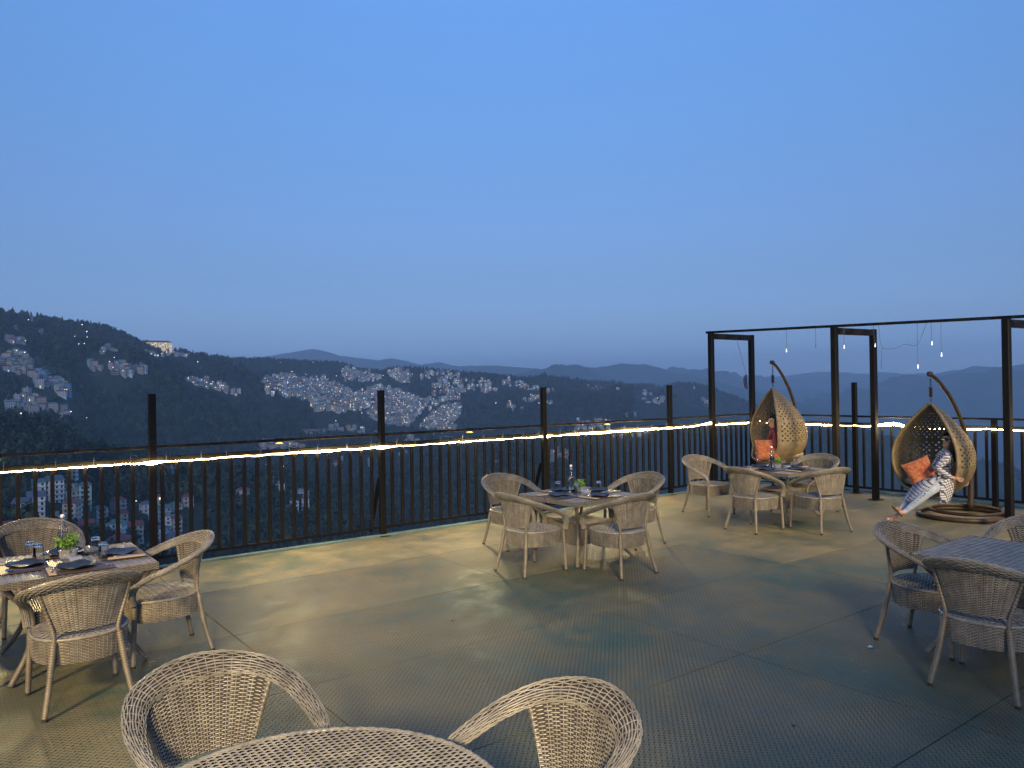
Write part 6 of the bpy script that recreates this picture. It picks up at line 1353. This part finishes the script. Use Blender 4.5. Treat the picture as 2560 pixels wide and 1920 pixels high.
# ------------------------------------------------------------------ people
SKIN = mat('skin', (0.42, 0.235, 0.155), 0.55); HAIR = mat('black_hair', (0.006, 0.005, 0.005), 0.55, spec=0.25, bump=(120, 0.3, 0.003))
DENIM = mat('pale_denim', (0.36, 0.42, 0.50), 0.85, noise=(20, (0.27, 0.32, 0.40), 0.2), bump=(240, 0.2, 0.001))
MAROON = mat('maroon_cloth', (0.16, 0.022, 0.024), 0.8, noise=(26, (0.10, 0.015, 0.018), 0.2))
SANDAL = mat('sandal_tan', (0.34, 0.24, 0.16), 0.7); SOLE = mat('sandal_sole', (0.09, 0.065, 0.05), 0.7)
def check_mat():
    m = bpy.data.materials.new('checked_cotton'); m.use_nodes = True; nt = m.node_tree; b = nt.nodes['Principled BSDF']; b.inputs['Roughness'].default_value = 0.9
    tc = nt.nodes.new('ShaderNodeTexCoord'); mp = nt.nodes.new('ShaderNodeMapping'); mp.inputs['Rotation'].default_value = (0, 0, R(-37)); mp.inputs['Scale'].default_value = (32, 32, 32)
    nt.links.new(tc.outputs['Object'], mp.inputs['Vector']); s = nt.nodes.new('ShaderNodeSeparateXYZ'); nt.links.new(mp.outputs[0], s.inputs[0])
    wob = nt.nodes.new('ShaderNodeTexNoise'); wob.inputs['Scale'].default_value = 7; nt.links.new(tc.outputs['Object'], wob.inputs['Vector'])
    def stripe(x): return mnode(nt, 'LESS_THAN', mnode(nt, 'FRACT', mnode(nt, 'ADD', x, mnode(nt, 'MULTIPLY', wob.outputs['Fac'], 0.45))), 0.30)
    ax = stripe(mnode(nt, 'ADD', s.outputs['X'], mnode(nt, 'MULTIPLY', s.outputs['Z'], 0.25))); az = stripe(mnode(nt, 'SUBTRACT', s.outputs['Z'], mnode(nt, 'MULTIPLY', s.outputs['X'], 0.25)))
    f = mnode(nt, 'MAXIMUM', ax, az)
    mx = nt.nodes.new('ShaderNodeMix'); mx.data_type = 'RGBA'; mx.inputs[6].default_value = (0.50, 0.50, 0.50, 1); mx.inputs[7].default_value = (0.045, 0.060, 0.105, 1)
    nt.links.new(f, mx.inputs[0]); nt.links.new(mx.outputs[2], b.inputs['Base Color'])
    return m
CHECK = check_mat()

def skin_body(name, joints, edges, root, parent, zones, mats, sub=2):
    """joints: name -> (point, radius); zones: edge -> material index"""
    keys = list(joints); me = bpy.data.meshes.new(name)
    me.from_pydata([tuple(joints[k][0]) for k in keys], [(keys.index(a), keys.index(b)) for a, b in edges], [])
    o = bpy.data.objects.new(name, me); link(o)
    bm_layer = me.skin_vertices
    if not bm_layer:
        import bmesh
        bm = bmesh.new(); bm.from_mesh(me); bm.verts.layers.skin.verify(); bm.to_mesh(me); bm.free()
    for i, k in enumerate(keys):
        r = joints[k][1]; sv = me.skin_vertices[0].data[i]
        sv.radius = (r, r) if np.ndim(r) == 0 else tuple(r); sv.use_root = (k == root)
    md = o.modifiers.new('skin', 'SKIN'); md.use_smooth_shade = True; md.branch_smoothing = 0.4
    ss = o.modifiers.new('sub', 'SUBSURF'); ss.levels = sub; ss.render_levels = sub
    dg = bpy.context.evaluated_depsgraph_get(); dg.update()
    em = bpy.data.meshes.new_from_object(o.evaluated_get(dg))
    bpy.data.objects.remove(o); bpy.data.meshes.remove(me)
    em.name = name
    em.materials.clear()
    for m in mats: em.materials.append(m)
    nP = len(em.polygons); C = np.zeros(nP * 3); em.polygons.foreach_get('center', C); C = C.reshape(-1, 3)
    best = np.full(nP, 1e9); mi = np.zeros(nP, dtype=int)
    for (a, b) in edges:
        A = np.array(joints[a][0]); B = np.array(joints[b][0]); d = B - A; q = np.clip(((C - A) @ d) / (d @ d + 1e-12), 0, 1)
        ra = np.max(joints[a][1]); rb = np.max(joints[b][1])
        dist = np.linalg.norm(C - A - q[:, None] * d, axis=1) / (ra + q * (rb - ra)); mk = dist < best
        best = np.where(mk, dist, best); mi = np.where(mk, zones.get((a, b), 0), mi)
    em.polygons.foreach_set('material_index', mi.astype(np.int32)); em.polygons.foreach_set('use_smooth', np.ones(nP, dtype=bool)); em.update()
    return link(bpy.data.objects.new(name, em), parent)

def finger_hand(J, E, Z, wrist, w, d, side, zone, n='h'):
    """palm and five fingers growing from a wrist point w along d; side: thumb side"""
    d = np.array(d) / np.linalg.norm(d); s = np.array(side, dtype=float); s -= d * (s @ d); s /= np.linalg.norm(s); dn = np.cross(d, s)
    pk = n + '_palm'; J[pk] = (w + d * 0.055, (0.030, 0.014)); E.append((wrist, pk)); Z[(wrist, pk)] = zone
    for k, (off, L) in enumerate(((0.024, 0.062), (0.008, 0.072), (-0.008, 0.068), (-0.022, 0.052))):
        a, b = '%s_f%da' % (n, k), '%s_f%db' % (n, k)
        J[a] = (w + d * 0.092 + s * off, 0.0085); J[b] = (w + d * (0.092 + L * 0.75) + s * off + dn * (0.028), 0.0075)
        E += [(pk, a), (a, b)]; Z[(pk, a)] = zone; Z[(a, b)] = zone
    t = n + '_t'; J[t] = (w + d * 0.06 + s * 0.052 + dn * 0.012, 0.0095); E.append((pk, t)); Z[(pk, t)] = zone

def head_parts(parent, ctr, fwd, upv, hair_path, hair_r, shades):
    fwd = np.array(fwd, dtype=float); fwd /= np.linalg.norm(fwd); upv = np.array(upv, dtype=float); upv -= fwd * (upv @ fwd); upv /= np.linalg.norm(upv); sd = np.cross(upv, fwd)
    P = lambda f, s, u: ctr + fwd * f + sd * s + upv * u
    h = MB()                                    # hair cap with side locks, then the long fall
    n, m = 18, 10; V = []
    for i in range(m + 1):
        th = math.pi * (0.02 + 0.62 * i / m)
        for j in range(n):
            a = 2 * math.pi * j / n; f = math.cos(a); cut = 0.0
            q = min(th, math.pi * (0.27 + 0.40 * (0.5 - 0.5 * f) ** 0.8))
            V.append(P(0.100 * math.sin(q) * f - 0.014, 0.090 * math.sin(q) * math.sin(a), 0.106 * math.cos(q) + 0.014))
    h.add(V, [(i * n + j, i * n + (j + 1) % n, (i + 1) * n + (j + 1) % n, (i + 1) * n + j) for i in range(m) for j in range(n)])
    h.tube(spline(hair_path, 16), np.interp(np.linspace(0, 1, 16), np.linspace(0, 1, len(hair_r)), hair_r), 10, flat=(0.75, 1.0))
    h.tube(spline([P(-0.02, 0, 0.085) + NEAR * 0.03, P(-0.035, 0, 0.01) + NEAR * 0.085, P(-0.05, 0, -0.10) + NEAR * 0.09, P(-0.06, 0, -0.22) + NEAR * 0.07], 12), [0.035, 0.045, 0.05, 0.055, 0.058, 0.06, 0.06, 0.058, 0.055, 0.05, 0.04, 0.02], 8)
    h.build('hair', HAIR, parent, smooth=True)
    e = MB()
    for s in (-1, 1): e.lathe([(0.001, -0.007), (0.006, -0.004), (0.0075, 0), (0.006, 0.004), (0.001, 0.007)], 8, center=P(0.083, s * 0.032, 0.012))
    e.build('eyes', mat('eye_dark', (0.03, 0.02, 0.015), 0.2), parent, smooth=True)
    l = MB().tube([P(0.088, -0.022, -0.052), P(0.097, 0, -0.050), P(0.088, 0.022, -0.052)], [0.004, 0.0075, 0.004], 6); l.build('lips', mat('lips', (0.30, 0.10, 0.08), 0.5), parent, smooth=True)
    if shades:
        g = MB(); a = np.linspace(0, 2 * math.pi, 15)[:-1]
        for s in (-1, 1):
            c = P(0.102, s * 0.033, 0.012); ring = [c + sd * (0.027 * math.cos(k)) + upv * (0.023 * math.sin(k)) - fwd * (0.012 * abs(math.cos(k)) if s * math.cos(k) > 0 else 0) for k in a]
            g.add(ring + [c + fwd * 0.004], [(q, (q + 1) % 14, 14) for q in range(14)]); g.tube([c + sd * s * 0.026 - fwd * 0.01, P(0.0, s * 0.086, 0.018)], 0.0025, 5)
        g.tube([P(0.104, -0.008, 0.014), P(0.104, 0.008, 0.014)], 0.0025, 5)
        g.build('sunglasses', mat('dark_lens', (0.01, 0.01, 0.012), 0.08), parent, smooth=True)

def head_joints(J, E, Z, neck, ctr, fwd, upv, zone):
    fwd = np.array(fwd, dtype=float); fwd /= np.linalg.norm(fwd); upv = np.array(upv, dtype=float); upv -= fwd * (upv @ fwd); upv /= np.linalg.norm(upv); sd = np.cross(upv, fwd)
    J['head_low'] = (ctr - upv * 0.045 + fwd * 0.018, (0.062, 0.066)); J['head'] = (ctr + upv * 0.005, (0.080, 0.088)); J['head_top'] = (ctr + upv * 0.070 - fwd * 0.008, (0.062, 0.066))
    E += [(neck, 'head_low'), ('head_low', 'head'), ('head', 'head_top')]
    J['nose'] = (ctr + fwd * 0.108 - upv * 0.018, 0.010); E.append(('head', 'nose')); J['chin'] = (ctr + fwd * 0.078 - upv * 0.088, 0.020); E.append(('head_low', 'chin'))
    for s, k in ((1, 'ear_l'), (-1, 'ear_r')): J[k] = (ctr + sd * s * 0.088 - upv * 0.008 - fwd * 0.006, 0.013); E.append(('head', k))
    for e in E[-7:]: Z[e] = zone

def woman_check():
    r = empty('person', (E2[0], E2[1], 0)); tag(r, 'woman in checked tunic, pale jeans and sandals reclining in the egg chair', 'person')
    b = lambda a, c, z: np.array(body_pt(E2, a - 0.05, c + 0.23, z)) - np.array((E2[0], E2[1], 0))
    left = -RIGHT; J = {}; E = []; Z = {}
    J['pelvis'] = (b(0.03, 0.02, 0.525), (0.135, 0.12)); J['waist'] = (b(0.065, 0.0, 0.645), (0.115, 0.095)); J['chest'] = (b(0.10, -0.01, 0.775), (0.140, 0.105)); J['collar'] = (b(0.125, -0.01, 0.875), (0.075, 0.07)); J['neck'] = (b(0.135, 0.0, 0.935), 0.047)
    E += [('pelvis', 'waist'), ('waist', 'chest'), ('chest', 'collar'), ('collar', 'neck')]; Z[('collar', 'neck')] = 0
    for e in (('pelvis', 'waist'), ('waist', 'chest'), ('chest', 'collar')): Z[e] = 2
    hc = b(0.142, 0.03, 1.045); hf = left * 0.92 + NEAR * 0.38 + UP * 0.10
    head_joints(J, E, Z, 'neck', hc, hf, UP + RIGHT * 0.10, 0)
    # near arm bent over the lap, far arm behind
    J['sh_n'] = (b(0.06, 0.150, 0.845), 0.058); J['el_n'] = (b(-0.130, 0.215, 0.700), 0.046); J['wr_n'] = (b(0.055, 0.235, 0.580), 0.026)
    J['sh_f'] = (b(0.165, -0.150, 0.850), 0.058); J['el_f'] = (b(0.06, -0.215, 0.66), 0.046); J['wr_f'] = (b(0.02, -0.03, 0.635), 0.026)
    E += [('collar', 'sh_n'), ('sh_n', 'el_n'), ('el_n', 'wr_n'), ('collar', 'sh_f'), ('sh_f', 'el_f'), ('el_f', 'wr_f')]
    for e in E[-6:]: Z[e] = 2
    finger_hand(J, E, Z, 'wr_n', J['wr_n'][0], RIGHT * 0.9 - UP * 0.25, UP, 0, 'hn'); finger_hand(J, E, Z, 'wr_f', J['wr_f'][0], NEAR * 0.9 - UP * 0.1 + left * 0.3, UP, 0, 'hf')
    # legs stretched out, ankles crossed
    J['hip_n'] = (b(0.0, 0.11, 0.505), 0.092); J['kn_n'] = (b(-0.265, 0.30, 0.425), 0.064); J['cf_n'] = (b(-0.40, 0.27, 0.30), 0.054); J['an_n'] = (b(-0.565, 0.22, 0.140), 0.034); J['ft_n'] = (b(-0.640, 0.24, 0.145), 0.028); J['to_n'] = (b(-0.690, 0.26, 0.215), 0.020)
    J['hip_f'] = (b(-0.01, -0.07, 0.505), 0.092); J['kn_f'] = (b(-0.270, 0.08, 0.445), 0.064); J['cf_f'] = (b(-0.42, 0.08, 0.30), 0.054); J['an_f'] = (b(-0.60, 0.10, 0.085), 0.034); J['ft_f'] = (b(-0.68, 0.12, 0.045), 0.030); J['to_f'] = (b(-0.765, 0.15, 0.040), 0.022)
    for s in ('n', 'f'):
        ee = [('pelvis', 'hip_' + s), ('hip_' + s, 'kn_' + s), ('kn_' + s, 'cf_' + s), ('cf_' + s, 'an_' + s), ('an_' + s, 'ft_' + s), ('ft_' + s, 'to_' + s)]; E += ee
        for e, z in zip(ee, (2, 1, 1, 1, 0, 0)): Z[e] = z
    r.scale = (1.1, 1.1, 1.1); r.location.z = -0.022
    skin_body('body', J, E, 'pelvis', r, Z, [SKIN, DENIM, CHECK])
    head_parts(r, hc, hf, UP + RIGHT * 0.10, [hc + np.array(-hf) * 0.04 + UP * 0.05, hc - hf * 0.085 - UP * 0.05, hc + RIGHT * 0.10 - UP * 0.16 + NEAR * 0.04, hc + RIGHT * 0.085 - UP * 0.29 + NEAR * 0.05], [0.090, 0.112, 0.105, 0.050], True)
    # tunic skirt over the thighs, with a hanging flap on the near side
    u = np.linspace(0, 1, 15); rows = []
    cl = lambda *p: spline([b(*q) for q in p], 15)
    far = cl((0.02, -0.16, 0.56), (-0.14, -0.04, 0.555), (-0.30, 0.02, 0.50), (-0.42, 0.02, 0.37), (-0.50, 0.05, 0.26))
    top = cl((0.03, 0.00, 0.655), (-0.13, 0.07, 0.565), (-0.27, 0.17, 0.527), (-0.40, 0.18, 0.39), (-0.50, 0.16, 0.275))
    mid = cl((0.04, 0.14, 0.62), (-0.11, 0.215, 0.575), (-0.25, 0.325, 0.500), (-0.37, 0.34, 0.375), (-0.465, 0.30, 0.265))
    rows = [far, top, mid]
    MB().sheet(np.stack(rows, 0)).build('tunic_skirt', CHECK, r, smooth=True).modifiers.new('t', 'SOLIDIFY').thickness = 0.008
    e0 = cl((0.12, 0.16, 0.60), (0.05, 0.225, 0.575), (-0.05, 0.26, 0.562), (-0.13, 0.285, 0.545), (-0.20, 0.325, 0.52))
    dr = lambda dz, k: e0 + np.array((0, 0, -dz)) * np.interp(u, [0, 0.35, 1], [0.55, 1.0, 0.9])[:, None] + NEAR * (0.012 * np.sin(u * 14 + k))[:, None] + NEAR * 0.02 * k - RIGHT * 0.015 * k
    MB().sheet(np.stack([e0, dr(0.07, 0.6), dr(0.15, 1.0), dr(0.24, 1.2), dr(0.315, 1.3)], 0)[:, :11]).build('tunic_flap', CHECK, r, smooth=True).modifiers.new('t', 'SOLIDIFY').thickness = 0.008
    # sandals
    for s, (hl, to, nn) in {'n': (b(-0.585, 0.225, 0.105), b(-0.715, 0.265, 0.245), left * 0.75 - UP * 0.6), 'f': (b(-0.575, 0.095, 0.028), b(-0.80, 0.155, 0.018), -UP)}.items():
        d = to - hl; nn = nn - d * (nn @ d) / (d @ d); nn /= np.linalg.norm(nn); sd = np.cross(nn, d / np.linalg.norm(d))
        mb = MB(); a = np.linspace(0, 2 * math.pi, 21)[:-1]; c = (hl + to) / 2 + nn * 0.014; L = np.linalg.norm(d) / 2 + 0.012
        o1 = [c + d / np.linalg.norm(d) * L * math.cos(k) + sd * (0.036 + 0.006 * math.cos(k)) * math.sin(k) for k in a]; o2 = [p + nn * 0.014 for p in o1]
        mb.add(o1 + o2, [tuple(range(20)), tuple(range(39, 19, -1))] + [(k, 20 + k, 20 + (k + 1) % 20, (k + 1) % 20) for k in range(20)])
        sn = mb.build('sandal', SOLE, r)
        q = hl + d * 0.62; MB().tube(spline([q + sd * 0.038 + nn * 0.012, q + sd * 0.022 - nn * 0.034, q - sd * 0.022 - nn * 0.034, q - sd * 0.038 + nn * 0.012], 12), 0.016, 6, flat=(0.35, 1.0)).build('strap', SANDAL, sn, smooth=True)
    return r
woman_check()

def woman_red():
    r = empty('person', (E1[0], E1[1], 0)); tag(r, 'woman with long black hair in a maroon top sitting in the far egg chair', 'person')
    b = lambda a, c, z: np.array(body_pt(E1, a - 0.10, c + 0.20, z)) - np.array((E1[0], E1[1], 0))
    left = -RIGHT; J = {}; E = []; Z = {}
    J['pelvis'] = (b(0.02, -0.02, 0.83), (0.135, 0.12)); J['waist'] = (b(0.02, 0.0, 0.95), (0.112, 0.092)); J['chest'] = (b(0.02, 0.02, 1.075), (0.125, 0.10)); J['collar'] = (b(0.03, 0.04, 1.165), (0.070, 0.066)); J['neck'] = (b(0.03, 0.05, 1.225), 0.046)
    E += [('pelvis', 'waist'), ('waist', 'chest'), ('chest', 'collar'), ('collar', 'neck')]
    for e in E: Z[e] = 2
    Z[('collar', 'neck')] = 0
    hc = b(0.015, 0.06, 1.325); hf = left * 0.95 + NEAR * 0.18
    head_joints(J, E, Z, 'neck', hc, hf, UP, 0)
    J['sh_n'] = (b(0.0, 0.185, 1.125), 0.055); J['el_n'] = (b(-0.03, 0.24, 0.90), 0.045); J['wr_n'] = (b(-0.02, 0.10, 0.84), 0.027)
    J['sh_f'] = (b(0.05, -0.13, 1.13), 0.055); J['el_f'] = (b(0.0, -0.20, 0.91), 0.045); J['wr_f'] = (b(-0.06, -0.12, 0.84), 0.027)
    E += [('collar', 'sh_n'), ('sh_n', 'el_n'), ('el_n', 'wr_n'), ('collar', 'sh_f'), ('sh_f', 'el_f'), ('el_f', 'wr_f')]
    for e in E[-6:]: Z[e] = 2
    finger_hand(J, E, Z, 'wr_n', J['wr_n'][0], -NEAR, UP, 0, 'hn'); finger_hand(J, E, Z, 'wr_f', J['wr_f'][0], NEAR, UP, 0, 'hf')
    for s, c0, c1 in (('n', 0.09, 0.20), ('f', -0.10, -0.16)):
        J['hip_' + s] = (b(-0.01, c0, 0.82), 0.085); J['kn_' + s] = (b(-0.10, c1 - 0.16, 0.80), 0.058); J['cf_' + s] = (b(-0.08, c1 * 0.5 - 0.16, 0.765), 0.048); J['an_' + s] = (b(-0.02, -c1 * 0.5 - 0.16, 0.755), 0.034); J['to_' + s] = (b(0.04, -c1 * 0.8 - 0.16, 0.755), 0.024)
        ee = [('pelvis', 'hip_' + s), ('hip_' + s, 'kn_' + s), ('kn_' + s, 'cf_' + s), ('cf_' + s, 'an_' + s), ('an_' + s, 'to_' + s)]; E += ee
        for e, z in zip(ee, (1, 1, 1, 1, 0)): Z[e] = z
    skin_body('body', J, E, 'pelvis', r, Z, [SKIN, mat('dark_trousers', (0.03, 0.028, 0.03), 0.8), MAROON])
    head_parts(r, hc, hf, UP, [hc - hf * 0.03 + UP * 0.05, hc - hf * 0.08 + NEAR * 0.03 - UP * 0.06, hc - hf * 0.09 + NEAR * 0.10 - UP * 0.24, hc - hf * 0.06 + NEAR * 0.12 - UP * 0.42], [0.090, 0.110, 0.105, 0.060], False)
woman_red()
